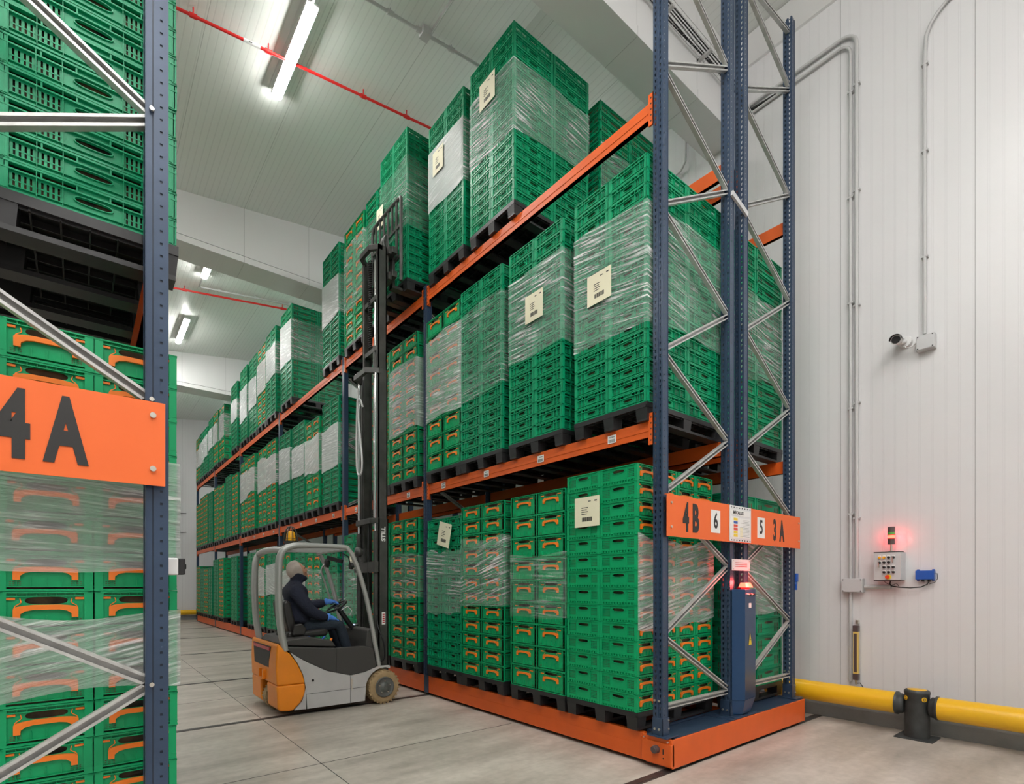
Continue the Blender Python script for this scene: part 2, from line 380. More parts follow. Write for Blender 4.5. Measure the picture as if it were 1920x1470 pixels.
def slots(mb, fn, a0, a1, b0, b1, n, d, m=0):
    """n upright slots: bars between real gaps"""
    w_ = (a1 - a0) / (2 * n + 1)
    for k in range(n + 1):
        x = a0 + 2 * k * w_; mb.add([fn(x, b0, d), fn(x + w_ * 1.15, b0, d), fn(x + w_ * 1.15, b1, d), fn(x, b1, d)], [(0, 1, 2, 3)], m)
def face_slotted(mb, side, LX, LY, H, lod=0):
    W, fn = face_frame(side, LX, LY); d = -0.012
    # rims
    fbox(mb, fn, 0, H - 0.010, W, H - 0.002, -0.02, 0.0)
    fbox(mb, fn, 0, H - 0.036, W, H - 0.030, -0.02, -0.001)
    fbox(mb, fn, 0.006, 0.002, W - 0.006, 0.010, -0.02, -0.004)
    # band between the two rims: windows at the ends, solid in the middle
    wb = 0.11 if W > 0.5 else 0.07
    for k in range(5):
        x0 = 0.02 + (W - 0.04) * k / 5; x1 = x0 + (W - 0.04) / 5
        if k == 2: mb.add([fn(x0, H - 0.031, d), fn(x1, H - 0.031, d), fn(x1, H - 0.009, d), fn(x0, H - 0.009, d)], [(0, 1, 2, 3)])
        fbox(mb, fn, x0 - 0.003, H - 0.032, x0 + 0.003, H - 0.008, -0.018, -0.002)
    # corner pillars
    for x0, x1 in ((0, 0.035), (W - 0.035, W)):
        fbox(mb, fn, x0 + 0.002, 0.008, x1 - 0.002, H - 0.008, -0.03, -0.008)
        for q in (x0 + 0.002, (x0 + x1) / 2, x1 - 0.004): fbox(mb, fn, q, 0.004, q + 0.003, H - 0.01, -0.012, -0.001)
    b0, b1 = 0.010, H - 0.034
    hc = W * 0.5; hw = 0.10 if W > 0.5 else 0.075
    oval_plate(mb, fn, hc - hw, hc + hw, b0, b1, hc, b0 + (b1 - b0) * 0.66, hw * 0.62, 0.0125, d)
    n = (9 if W > 0.5 else 5) if lod == 0 else 3
    for x0, x1 in ((0.035, hc - hw), (hc + hw, W - 0.035)):
        mb.add([fn(x0, b0, d), fn(x1, b0, d), fn(x1, b0 + 0.010, d), fn(x0, b0 + 0.010, d)], [(0, 1, 2, 3)])
        mb.add([fn(x0, b1 - 0.008, d), fn(x1, b1 - 0.008, d), fn(x1, b1, d), fn(x0, b1, d)], [(0, 1, 2, 3)])
        slots(mb, fn, x0, x1, b0 + 0.010, b1 - 0.008, n, d)
        mb.add([fn(x0, b0 + 0.036, d + 0.001), fn(x1, b0 + 0.036, d + 0.001), fn(x1, b0 + 0.041, d + 0.001), fn(x0, b0 + 0.041, d + 0.001)], [(0, 1, 2, 3)])
        q = (x0 + x1) / 2; fbox(mb, fn, q - 0.0015, 0.008, q + 0.0015, H - 0.008, -0.012, -0.001)
    for q in (hc - hw, hc + hw): fbox(mb, fn, q - 0.0015, 0.008, q + 0.0015, H - 0.008, -0.012, -0.002)
    fbox(mb, fn, 0.03, 0.020, W - 0.03, 0.0235, -0.012, -0.003)
def face_perf(mb, side, LX, LY, H):
    """solid wall with an oval grip, perforated patches and a toothed lower edge"""
    W, fn = face_frame(side, LX, LY); d = -0.008
    fbox(mb, fn, 0, H - 0.008, W, H, -0.02, 0.0)
    fbox(mb, fn, 0.004, 0.0, W - 0.004, 0.006, -0.02, -0.006)
    fbox(mb, fn, 0.0, 0.022, W, 0.027, -0.02, -0.001)
    for x0, x1 in ((0, 0.022), (W - 0.022, W)):
        fbox(mb, fn, x0 + 0.001, 0.006, x1 - 0.001, H - 0.006, -0.03, -0.003)
        for k in range(4):
            xx = (x0 + x1) / 2; zz = 0.035 + k * 0.028
            if zz < H - 0.02: fbox(mb, fn, xx - 0.003, zz, xx + 0.003, zz + 0.012, -0.003, -0.0022, 1)
    n = 12
    for k in range(n):
        x = 0.02 + (W - 0.04) * k / n; fbox(mb, fn, x, 0.004, x + (W - 0.04) / n * 0.55, 0.023, -0.014, -0.003)
    mb.add([fn(0.02, 0.005, d - 0.004), fn(W - 0.02, 0.005, d - 0.004), fn(W - 0.02, 0.024, d - 0.004), fn(0.02, 0.024, d - 0.004)], [(0, 1, 2, 3)])
    b0, b1 = 0.026, H - 0.007; hc = W / 2
    oval_plate(mb, fn, hc - 0.09, hc + 0.09, b0, b1, hc, b0 + (b1 - b0) * 0.70, 0.062, 0.013, d)
    for x0, x1 in ((0.02, hc - 0.09), (hc + 0.09, W - 0.02)):
        w_ = x1 - x0
        mb.add([fn(x0, b1 - 0.028, d), fn(x1, b1 - 0.028, d), fn(x1, b1, d), fn(x0, b1, d)], [(0, 1, 2, 3)])
        mb.add([fn(x0, b0, d), fn(x1, b0, d), fn(x1, b0 + 0.018, d), fn(x0, b0 + 0.018, d)], [(0, 1, 2, 3)])
        p0, p1 = b0 + 0.018, b1 - 0.028
        mb.add([fn(x0, p0, d - 0.010), fn(x1, p0, d - 0.010), fn(x1, p1, d - 0.010), fn(x0, p1, d - 0.010)], [(0, 1, 2, 3)], 1)
        for k in range(8):
            x = x0 + w_ * k / 7.4; mb.add([fn(x, p0, d), fn(x + w_ / 15, p0, d), fn(x + w_ / 15, p1, d), fn(x, p1, d)], [(0, 1, 2, 3)])
        for k in range(1, 5):
            z = p0 + (p1 - p0) * k / 5; mb.add([fn(x0, z - 0.003, d), fn(x1, z - 0.003, d), fn(x1, z + 0.002, d), fn(x0, z + 0.002, d)], [(0, 1, 2, 3)])
    fbox(mb, fn, hc - 0.09, b0 + 0.004, hc - 0.087, b1 - 0.004, -0.008, -0.004); fbox(mb, fn, hc + 0.087, b0 + 0.004, hc + 0.09, b1 - 0.004, -0.008, -0.004)
def face_handle(mb, side, LX, LY, H):
    W, fn = face_frame(side, LX, LY); d = -0.012
    fbox(mb, fn, 0, H - 0.006, W, H, -0.02, 0.0); fbox(mb, fn, 0.02, H - 0.020, W - 0.02, H - 0.016, -0.02, -0.002)
    for k in range(9):
        x = 0.03 + (W - 0.06) * k / 8; fbox(mb, fn, x - 0.0012, H - 0.018, x + 0.0012, H - 0.004, -0.018, -0.003)
    mb.add([fn(0.02, H - 0.018, -0.014), fn(W - 0.02, H - 0.018, -0.014), fn(W - 0.02, H - 0.004, -0.014), fn(0.02, H - 0.004, -0.014)], [(0, 1, 2, 3)])
    fbox(mb, fn, 0.0, 0.0, W, 0.008, -0.02, -0.001); fbox(mb, fn, 0.0, 0.016, W, 0.020, -0.02, -0.003)
    pw = 0.028
    for x0, x1 in ((0, pw), (W - pw, W)):
        fbox(mb, fn, x0 + 0.001, 0.004, x1 - 0.001, H - 0.004, -0.03, -0.002)
        xx = (x0 + x1) / 2
        for k in range(5):
            zz = 0.02 + k * (H - 0.04) / 5; fbox(mb, fn, xx - 0.003, zz, xx + 0.002, zz + 0.010, -0.0025, -0.0014, 1)
    b0, b1 = 0.018, H - 0.019
    ow = min(0.085, W * 0.22)
    oval_plate(mb, fn, pw, W - pw, b0, b1, W / 2, b1 - 0.016, ow, 0.0145, d, rim=False)
    for q in (W * 0.34, W * 0.5, W * 0.66, W * 0.2, W * 0.8):
        fbox(mb, fn, q - 0.0015, b0, q + 0.0015, b0 + (H * 0.24), -0.014, -0.005)
    for q0 in (pw + 0.01, W - pw - 0.045):
        for r_ in range(3):
            for c in range(4):
                fbox(mb, fn, q0 + c * 0.0095, b0 + 0.004 + r_ * 0.007, q0 + 0.006 + c * 0.0095, b0 + 0.0065 + r_ * 0.007, d, d + 0.0008, 1)
def orange_handle(mb, side, LX, LY, H, m=0):
    W, fn = face_frame(side, LX, LY); hw = min(0.105, W * 0.335); c = W / 2
    zc = max(H * 0.48, H - 0.092); 
    top = [(-hw, zc - 0.002), (-hw, zc + 0.012), (-hw + 0.014, zc + 0.02), (-hw * 0.5, zc + 0.024), (hw * 0.5, zc + 0.024), (hw - 0.014, zc + 0.02), (hw, zc + 0.012), (hw, zc - 0.002)]
    out = [(-hw, zc - 0.026), (-hw + 0.020, zc - 0.026), (-hw + 0.022, zc - 0.010), (-hw + 0.036, zc + 0.001), (-hw * 0.5, zc + 0.006), (hw * 0.5, zc + 0.006),
           (hw - 0.036, zc + 0.001), (hw - 0.022, zc - 0.010), (hw - 0.020, zc - 0.026), (hw, zc - 0.026), (hw, zc + 0.012), (hw - 0.014, zc + 0.02), (hw * 0.5, zc + 0.024), (-hw * 0.5, zc + 0.024), (-hw + 0.014, zc + 0.02), (-hw, zc + 0.012)]
    # quad strips for a clean concave shape
    lo = [(-hw, zc - 0.026), (-hw + 0.021, zc - 0.026), (-hw + 0.022, zc - 0.010), (-hw + 0.036, zc + 0.001), (-hw * 0.4, zc + 0.006), (hw * 0.4, zc + 0.006), (hw - 0.036, zc + 0.001), (hw - 0.022, zc - 0.010), (hw - 0.021, zc - 0.026), (hw, zc - 0.026)]
    hi = [(-hw, zc + 0.010), (-hw + 0.004, zc + 0.014), (-hw + 0.010, zc + 0.018), (-hw + 0.030, zc + 0.022), (-hw * 0.4, zc + 0.025), (hw * 0.4, zc + 0.025), (hw - 0.030, zc + 0.022), (hw - 0.010, zc + 0.018), (hw - 0.004, zc + 0.014), (hw, zc + 0.010)]
    n = len(lo); d0, d1 = -0.011, 0.002
    vs_ = [fn(c + a, b, d1) for a, b in lo] + [fn(c + a, b, d1) for a, b in hi] + [fn(c + a, b, d0) for a, b in lo] + [fn(c + a, b, d0) for a, b in hi]
    fs = []
    for i in range(n - 1):
        fs += [(i, i + 1, i + 1 + n, i + n), (i + 2 * n, i + 1 + 2 * n, i + 1, i), (i + n, i + 1 + n, i + 1 + 3 * n, i + 3 * n)]
    fs += [(0, n, 3 * n, 2 * n), (n - 1, 3 * n - 1, 4 * n - 1, 2 * n - 1)]
    mb.add(vs_, fs, m)
    zt = min(H - 0.026, zc + 0.052)
    for sg in (-1, 1):
        fbox(mb, fn, c + sg * hw * 1.12 - 0.022, zt - 0.0055, c + sg * hw * 1.12 + 0.018, zt + 0.0035, -0.011, -0.006, m)
        path = [(sg * hw * 0.98, zc + 0.012), (sg * hw * 0.93, zc + 0.022), (sg * hw * 0.80, zc + 0.031), (sg * hw * 0.76, zc + 0.036), (sg * hw * 0.80, zt)]
        for p, q in zip(path, path[1:]):
            dx, dz = q[0] - p[0], q[1] - p[1]; L = math.hypot(dx, dz); nx, nz = -dz / L * 0.0016, dx / L * 0.0016
            v4 = [fn(c + p[0] + nx, p[1] + nz, -0.008), fn(c + p[0] - nx, p[1] - nz, -0.008), fn(c + q[0] - nx, q[1] - nz, -0.008), fn(c + q[0] + nx, q[1] + nz, -0.008)]
            mb.add(v4, [(0, 1, 2, 3)], m)
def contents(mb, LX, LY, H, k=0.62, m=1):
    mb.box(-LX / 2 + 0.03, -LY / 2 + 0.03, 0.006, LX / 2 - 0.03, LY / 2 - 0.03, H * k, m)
G = 0.395
KIND = {  # name: (LX, LY, H, body material)
    'plain': (0.592, G, 0.120, 'green'), 'low': (0.297, G, 0.149, 'green_b'), 'tall': (0.592, G, 0.222, 'green_b'), 'mid': (0.592, G, 0.1665, 'green_b'), 'deep': (0.592, G, 0.18, 'green')}
CR = {}
def make_crate_mesh(k):
    LX, LY, H, mt = KIND[k]; Hm = H - 0.002
    b = MB(); h = MB()
    if k in ('plain', 'deep'):
        for s_ in ('-y', '+y', '-x', '+x'): face_slotted(b, s_, LX, LY, Hm)
        contents(b, LX, LY, H, 0.66)
    elif k == 'low':
        for s_ in ('-x', '+x'): face_perf(b, s_, LX, LY, Hm)
        for s_ in ('-y', '+y'): face_handle(b, s_, LX, LY, Hm)
        orange_handle(h, '-y', LX, LY, Hm)
        contents(b, LX, LY, H, 0.9)
    else:
        for s_ in ('-x', '+x'): face_handle(b, s_, LX, LY, Hm)
        for s_ in ('-y', '+y'): face_slotted(b, s_, LX, LY, Hm)
        orange_handle(h, '-x', LX, LY, Hm); 
        contents(b, LX, LY, H, 0.9)
    me = b.mesh('plastic_crate', [M[mt], M['produce']])
    hm = h.mesh('handle', [M['orange_h']]) if h.v else None
    return me, hm, b, h
for k in KIND: CR[k] = make_crate_mesh(k)
# distant versions: same outline, rims, pillars, grip opening and handle, fewer slots
def coarse(k):
    LX, LY, H, mt = KIND[k]; b = MB()
    b.box(-LX / 2 + 0.014, -LY / 2 + 0.014, 0.002, LX / 2 - 0.014, LY / 2 - 0.014, H - 0.01, 0)
    for s_ in ('-x', '-y', '+y'):
        W, fn = face_frame(s_, LX, LY)
        fbox(b, fn, 0, H - 0.012, W, H - 0.002, -0.02, 0); fbox(b, fn, 0, 0.0, W, 0.008, -0.02, -0.003)
        fbox(b, fn, 0, 0.004, 0.03, H - 0.004, -0.02, -0.003); fbox(b, fn, W - 0.03, 0.004, W, H - 0.004, -0.02, -0.003)
        fbox(b, fn, 0.03, H * 0.34, W - 0.03, H * 0.34 + 0.004, -0.016, -0.006)
        fbox(b, fn, 0.0, H - 0.034, W, H - 0.030, -0.018, -0.001)
        for q0, q1 in ((0.05, W * 0.27), (W * 0.73, W - 0.05)):
            for r_ in range(3):
                x0 = q0 + (q1 - q0) * r_ / 3; b.add([fn(x0, 0.016, -0.0137), fn(x0 + (q1 - q0) * 0.2, 0.016, -0.0137), fn(x0 + (q1 - q0) * 0.2, H * 0.62, -0.0137), fn(x0, H * 0.62, -0.0137)], [(0, 1, 2, 3)], 1)
        hw = W * 0.17; zc = H * 0.66
        b.add([fn(W / 2 + hw * math.cos(t), zc + 0.014 * math.sin(t), -0.0135) for t in [2 * PI * i / 10 for i in range(10)]], [tuple(range(10))], 1)
        if k not in ('plain', 'deep') and s_ == '-x': orange_handle(b, s_, LX, LY, H - 0.002, 2)
    return b
CO = {k: coarse(k) for k in KIND}
REST = {'plain': MB(), 'handled': MB()}
COUNT = {'plain': 0, 'handled': 0}
def ordn(n): return ['top', '2nd', '3rd', '4th', '5th', '6th', '7th', '8th', '9th', '10th', '11th', '12th', '13th', '14th', '15th', '16th', '17th', '18th'][n]
def place_crate(k, x, y, z, label, group, rot=0.0, flip=False):
    fam = 'plain' if k in ('plain', 'deep') else 'handled'
    if label is None or COUNT[fam] >= 300:
        b = CO[k]; R = REST[fam]; o = len(R.v)
        R.v += [(vx + x, vy + y, vz + z) for vx, vy, vz in b.v]
        R.f += [tuple(i + o for i in f) for f in b.f]; R.m += b.m; R.s += b.s
        return
    COUNT[fam] += 1
    me, hm = CR[k][0], CR[k][1]
    o = bpy.data.objects.new('plain_crate' if fam == 'plain' else 'handled_crate', me); COL.objects.link(o); o.location = (x, y, z); o.rotation_euler = (0, 0, rot)
    tag(o, label, 'plain crate' if fam == 'plain' else 'handled crate', group)
    if hm:
        h = bpy.data.objects.new('handle', hm); COL.objects.link(h); h.parent = o; h['label'] = 'orange handle'

# ------------------------------------------------------------------ pallets
def pallet_mesh():
    b = MB(); LX, LY = 1.2, 0.8
    b.box(-LX / 2, -LY / 2, 0.125, LX / 2, LY / 2, 0.15)
    for i in range(3):
        y = (-0.34, 0.0, 0.34)[i]
        for j in range(3):
            x = (-0.535, 0, 0.535)[j]; wx, wy = 0.065, 0.058
            b.add([(x + sx * wx * t, y + sy * wy * t, z) for z, t in ((0.02, 0.86), (0.127, 1.0)) for sx, sy in ((-1, -1), (1, -1), (1, 1), (-1, 1))],
                  [(0, 3, 2, 1), (0, 1, 5, 4), (1, 2, 6, 5), (2, 3, 7, 6), (3, 0, 4, 7)])
        b.box(-LX / 2 + 0.01, y - 0.05, 0, LX / 2 - 0.01, y + 0.05, 0.022)
    for k in range(13): x = -0.57 + k * 0.095; b.box(x - 0.003, -0.39, 0.098, x + 0.003, 0.39, 0.126)
    for k in range(9): y = -0.38 + k * 0.095; b.box(-0.58, y - 0.003, 0.098, 0.58, y + 0.003, 0.126)
    b.box(-LX / 2, -LY / 2, 0.108, LX / 2, -LY / 2 + 0.02, 0.126); b.box(-LX / 2, LY / 2 - 0.02, 0.108, LX / 2, LY / 2, 0.126)
    b.box(-LX / 2, -LY / 2, 0.108, -LX / 2 + 0.02, LY / 2, 0.126); b.box(LX / 2 - 0.02, -LY / 2, 0.108, LX / 2, LY / 2, 0.126)
    return b.mesh('pallet', [M['black_pl']])
PAL = pallet_mesh()
def place_pallet(x, y, z, where):
    o = bpy.data.objects.new('pallet', PAL); COL.objects.link(o); o.location = (x, y, z)
    tag(o, 'black plastic pallet under the ' + where, 'pallet', 'black plastic pallets under the crate stacks')

def film(x0, x1, y0, y1, z0, z1, kind, where, sides='both', seed=0, slant=0.06):
    """band of stretch film hugging the aisle side (x0) and the near end (y0) of a stack"""
    rnd = random.Random(seed); e = 0.010
    if sides == 'both': per = [(x0 - e, y1, 0), (x0 - e, y0 - e, y1 - y0), (x1, y0 - e, y1 - y0 + x1 - x0)]
    elif sides == 'bothR': per = [(x0, y0 - e, 0), (x1 + e, y0 - e, x1 - x0), (x1 + e, y1, x1 - x0 + y1 - y0)]
    elif sides == 'end': per = [(x0, y0 - e, 0), (x1, y0 - e, x1 - x0)]
    else: per = [(x0 - e, y1, 0), (x0 - e, y0, y1 - y0)]
    cols = []
    for (ax, ay, au), (bx, by, bu) in zip(per, per[1:]):
        n = max(2, int((bu - au) / 0.06))
        for k in range(n): t = k / n; cols.append((ax + (bx - ax) * t, ay + (by - ay) * t, au + (bu - au) * t))
    cols.append(per[-1])
    rows = max(2, int((z1 - z0) / 0.08)); L = per[-1][2]
    wob0 = [rnd.uniform(-0.03, 0.03) for _ in range(6)]; wob1 = [rnd.uniform(-0.03, 0.03) for _ in range(6)]
    vs_ = []; uvs = []
    for (x, y, u) in cols:
        t = u / L
        za = z0 + slant * (t - 0.5) + sum(w_ * math.sin((i + 1) * 3 * t + i) for i, w_ in enumerate(wob0)) * 0.5
        zb = z1 - slant * 0.5 * (t - 0.5) + sum(w_ * math.sin((i + 1) * 3 * t + 2 * i) for i, w_ in enumerate(wob1)) * 0.5
        for j in range(rows + 1):
            z = za + (zb - za) * j / rows; q = rnd.uniform(0, 0.004)
            vs_.append((x - (q if sides != 'bothR' else -q), y - q, z)); uvs.append((u, z))
    nf = rows + 1
    fs = [(i * nf + j, (i + 1) * nf + j, (i + 1) * nf + j + 1, i * nf + j + 1) for i in range(len(cols) - 1) for j in range(rows)]
    me = bpy.data.meshes.new('stretch_wrap'); me.from_pydata(vs_, [], fs)
    uvl = me.uv_layers.new(name='UVMap')
    rot_ = rnd.uniform(-0.28, 0.22); ca_, sa_ = math.cos(rot_), math.sin(rot_)
    for lp in me.loops: a, b = uvs[lp.vertex_index]; uvl.data[lp.index].uv = (a * ca_ - b * sa_ + seed * 0.37, a * sa_ + b * ca_ + seed * 0.61)
    for p in me.polygons: p.use_smooth = True
    me.materials.append(FILM[kind])
    if kind == 'white':
        me.materials.append(FILM['mid'])
        for p in me.polygons:
            if abs(p.normal.y) > 0.7: p.material_index = 1
    o = bpy.data.objects.new('stretch_wrap', me); COL.objects.link(o)
    tag(o, ('cloudy white' if kind == 'white' else 'clear creased' if kind == 'mid' else 'milky' if kind == 'milky' else 'thin clear') + ' stretch wrap around the ' + where, 'stretch wrap', 'stretch wrap bands on the crate stacks')

def note(center, normal, w_, h_, where, tilt=0.0):
    """paper delivery note under the film"""
    c = Vector(center); t = thing('paper_note', 'pale yellow printed paper note on the ' + where, 'paper note', center, 'paper notes on the crate stacks')
    def P(a, b, d):
        a2, b2 = a * math.cos(tilt) - b * math.sin(tilt), a * math.sin(tilt) + b * math.cos(tilt)
        return (c.x - d, c.y - a2, c.z + b2) if normal == '-x' else (c.x + a2, c.y - d, c.z + b2)
    def fb(mb, a0, b0, a1, b1, d0, d1):
        vs_ = [P(a, b, d) for d in (d0, d1) for a, b in ((a0, b0), (a1, b0), (a1, b1), (a0, b1))]
        mb.add(vs_, [(4, 5, 6, 7), (0, 1, 5, 4), (1, 2, 6, 5), (2, 3, 7, 6), (3, 0, 4, 7)])
    s_ = MB(); fb(s_, -w_ / 2, -h_ / 2, w_ / 2, h_ / 2, 0, 0.0015); s_.build('sheet', M['paper'], t)
    pr = MB()
    for k in range(16):
        x = -w_ * 0.2 + k * w_ * 0.026; fb(pr, x, -h_ * 0.32, x + w_ * (0.012 + 0.008 * (k % 3)), -h_ * 0.18, 0.0015, 0.002)
    for k in range(4): fb(pr, -w_ * 0.22, -h_ * 0.08 + k * h_ * 0.07, w_ * (0.0 + 0.05 * (k % 2)), -h_ * 0.055 + k * h_ * 0.07, 0.0015, 0.002)
    fb(pr, w_ * 0.05, h_ * 0.33, w_ * 0.16, h_ * 0.36, 0.0015, 0.002); fb(pr, w_ * 0.3, h_ * 0.33, w_ * 0.4, h_ * 0.37, 0.0015, 0.002)
    pr.build('print', M['ink'], t)

# ------------------------------------------------------------------ stacks
ZB = (0.28, 2.85, 5.47)
XF = 3.68
SEED = [0]
def stack(x0, y0, lvl, kind, n, where, ends=True, indiv=True, fm=None, dz=0.0, left=False, jit=0.0, fsides='both', zbase=None, vis_end=False):
    """a pallet with crate stack. x0 = aisle-side face, y0 = near face; where = short phrase that finds it"""
    SEED[0] += 1; rnd = random.Random(SEED[0])
    LX, LY, H, mt = KIND[kind]
    z = (ZB[lvl] if zbase is None else zbase) + dz
    place_pallet(x0 + 0.6, y0 + 0.395, z, where)
    z += 0.151
    pat = []
    nd = 4 if kind == 'low' else 2
    px = 1.195 / nd
    for i in range(nd):
        for j in range(2):
            if i == 0 and not left or (left and i == nd - 1) or (j == 0 and ends): pat.append((i, j))
    if indiv is None: indiv = False
    kn = {'plain': 'plain green crate', 'deep': 'deep plain green crate', 'low': 'low green crate', 'mid': 'orange-handled crate', 'tall': 'tall orange-handled crate'}[kind]
    for i, j in pat:
        if left and j == 1: cn = 'second aisle-side column'
        elif left: cn = 'aisle corner column' if i == nd - 1 else 'left column' if i == nd - 2 else 'far left column' if i == nd - 3 else 'hidden left column'
        elif i == 0: cn = 'right front column' if j == 0 else 'left front column'
        elif nd == 2: cn = 'rear end column'
        else: cn = ('second', 'third', 'rear')[i - 1] + ' end column'
        cx_ = x0 + px * (i + 0.5); cy_ = y0 + 0.197 + j * 0.397
        for k in range(n):
            jx = rnd.uniform(-1, 1) * 0.0025; jy = rnd.uniform(-1, 1) * 0.0025
            lab = None
            seen = (i == 0 or j == 0 and vis_end) if not left else (z + k * H < 4.15)
            if indiv and seen:
                o_ = ordn(n - 1 - k)
                lab = '%s, %s in the %s, %s' % (kn, o_ if o_ == 'top' else o_ + ' from top', cn, where)
                while len(lab.split()) > 16 and ' the ' in lab: lab = lab.replace(' the ', ' ', 1)
                assert len(lab.split()) <= 16, lab
            place_crate(kind, cx_ + jx, cy_ + jy, z + k * H, lab, 'crates of the ' + where if indiv else None, 0.0)
    # dark core so nothing shows through between the outer columns
    if fm:
        fk, a, b = fm; Ht = n * H; a += rnd.uniform(-0.04, 0.04) if fk == 'white' else 0; b += rnd.uniform(-0.05, 0.05) if fk == 'white' else 0
        film(x0, x0 + 1.195, y0, y0 + 0.79, z + Ht * a, z + Ht * b, fk, where, fsides, SEED[0])
    return z, n * H
# left rack (mirrored aisle face at x = .34)
XL = 0.34 - 1.195
stack(XL, 2.67, 0, 'low', 14, 'ground stack behind the 4A sign', left=True, fm=('milky', 0.55, 0.78), fsides='bothR')
film(XL, XL + 1.195, 2.67, 3.46, 0.43 + 0.62, 0.43 + 0.95, 'milky', 'lower half of ground stack by 4A sign', 'bothR', 77)
stack(XL, 2.67, 1, 'plain', 17, 'left rack upper stack', left=True, fm=('thin', 0.55, 0.9), fsides='bothR')
# bay 1, ground level (nearest first)
S = 'ground stack '
stack(XF, 2.68, 0, 'low', 14, S + 'by the corner post', fm=('milky', 0.34, 0.70), fsides='end', vis_end=True)
stack(XF, 3.50, 0, 'tall', 9, S + 'second from the corner post', ends=False, fm=('thin', 0.38, 0.68))
stack(XF, 4.42, 0, 'mid', 12, S + 'third from the corner post', fm=('mid', 0.42, 0.80))
stack(XF, 5.21, 0, 'plain', 16, S + 'fourth from the corner post', ends=False, fm=('mid', 0.36, 0.78), fsides='front')
S = 'middle-level stack '
stack(XF, 2.585, 1, 'plain', 17, S + 'by the corner post', fm=('mid', 0.33, 0.82), vis_end=True)
stack(XF, 3.53, 1, 'plain', 17, S + 'second from the corner post', fm=('mid', 0.42, 0.84))
stack(XF, 4.44, 1, 'plain', 17, S + 'third from the corner post', fm=('thin', 0.35, 0.85))
stack(XF, 5.23, 1, 'tall', 9, S + 'fourth from the corner post', ends=False, fm=('milky', 0.34, 0.86))
S = 'top-level stack '
stack(XF, 4.24, 2, 'plain', 16, S + 'nearest the white beam', fm=('mid', 0.40, 0.80), vis_end=True)
stack(XF, 5.17, 2, 'plain', 16, S + 'second from white beam', fm=('white', 0.45, 0.80))
# load on the forks, bay 2
stack(3.50, 6.23, 2, 'plain', 17, 'stack held on the forks', fm=('thin', 0.35, 0.8), zbase=5.50, vis_end=True)
stack(XF, 6.25, 0, 'mid', 12, 'ground stack right of the forklift mast', fm=('thin', 0.45, 0.75), ends=False)
stack(XF, 6.27, 1, 'mid', 12, 'middle stack right of forklift mast', fm=('milky', 0.35, 0.82))
# second row, seen through the end frames
XR = 5.04
stack(XR, 2.62, 0, 'deep', 11, 'ground stack beside the blue cabinet', fm=('milky', 0.38, 0.80), fsides='end', vis_end=True)
stack(XR, 2.62, 1, 'plain', 17, 'middle-level stack behind 3A end frame', fm=('white', 0.35, 0.78), fsides='end', vis_end=True)
stack(XR, 4.2, 2, 'plain', 15, 'top-level rear-row stack', indiv=False, fm=('mid', 0.3, 0.7), fsides='end')
# remaining bays: crates join the distant mass, pallets and film stay things
far = [
    # y0, level, kind, layers, film, ends
    (7.1, 2, 'plain', 17, ('thin', .4, .8), False), (7.95, 2, 'tall', 9, ('mid', .3, .85), True),
    (7.1, 1, 'tall', 9, None, True), (7.95, 0, 'plain', 16, ('mid', .3, .8), True), (7.1, 0, 'mid', 12, None, False),
    (9.02, 2, 'plain', 17, ('white', .35, .75), True), (11.62, 2, 'plain', 17, ('white', .42, .8), True),
    (9.05, 1, 'plain', 16, ('white', .38, .78), True), (9.95, 1, 'tall', 8, ('white', .42, .8), True), (10.85, 1, 'plain', 16, ('white', .4, .75), True), (11.72, 1, 'plain', 16, ('white', .42, .78), True),
    (9.05, 0, 'plain', 15, ('thin', .3, .7), False), (9.95, 0, 'mid', 11, ('mid', .3, .75), True), (10.85, 0, 'plain', 15, ('white', .4, .8), True), (11.72, 0, 'tall', 8, ('white', .4, .8), True),
    (12.84, 2, 'plain', 17, ('white', .42, .82), True), (13.75, 2, 'mid', 12, ('white', .42, .8), True), (14.68, 2, 'plain', 17, ('white', .35, .75), True), (15.6, 2, 'plain', 17, ('white', .3, .72), True),
    (12.84, 1, 'mid', 12, ('white', .45, .8), True), (13.75, 1, 'tall', 9, ('white', .5, .85), True), (14.68, 1, 'mid', 12, ('white', .48, .85), True), (15.6, 1, 'tall', 9, ('white', .45, .8), True),
    (12.84, 0, 'plain', 16, ('white', .4, .8), True), (13.75, 0, 'mid', 12, ('white', .4, .8), True), (14.68, 0, 'plain', 16, ('thin', .4, .7), True),
    (16.7, 2, 'plain', 16, ('white', .4, .75), True), (18.62, 2, 'tall', 8, ('white', .4, .85), True), (19.4, 2, 'tall', 8, ('white', .4, .8), True),
    (16.7, 1, 'mid', 11, None, True), (17.6, 1, 'plain', 16, None, True), (18.5, 1, 'tall', 8, None, True), (19.4, 1, 'mid', 11, None, True),
    (16.7, 0, 'plain', 16, None, True), (18.5, 0, 'low', 13, None, True), (19.4, 0, 'plain', 16, None, True),
    (20.4, 2, 'plain', 15, ('white', .4, .8), True), (21.3, 2, 'plain', 14, ('white', .4, .8), True), (22.1, 2, 'plain', 14, ('white', .3, .75), True), (22.95, 2, 'mid', 10, ('white', .3, .75), True),
    (20.4, 1, 'plain', 15, None, True), (21.3, 1, 'mid', 11, None, True), (22.1, 1, 'mid', 11, None, True), (22.95, 1, 'mid', 10, None, True),
    (20.4, 0, 'plain', 14, None, True), (21.3, 0, 'mid', 10, None, True), (22.1, 0, 'plain', 14, None, True), (22.95, 0, 'low', 12, None, True),
]
BAYN = ['first', 'second', 'third', 'fourth', 'fifth', 'sixth']
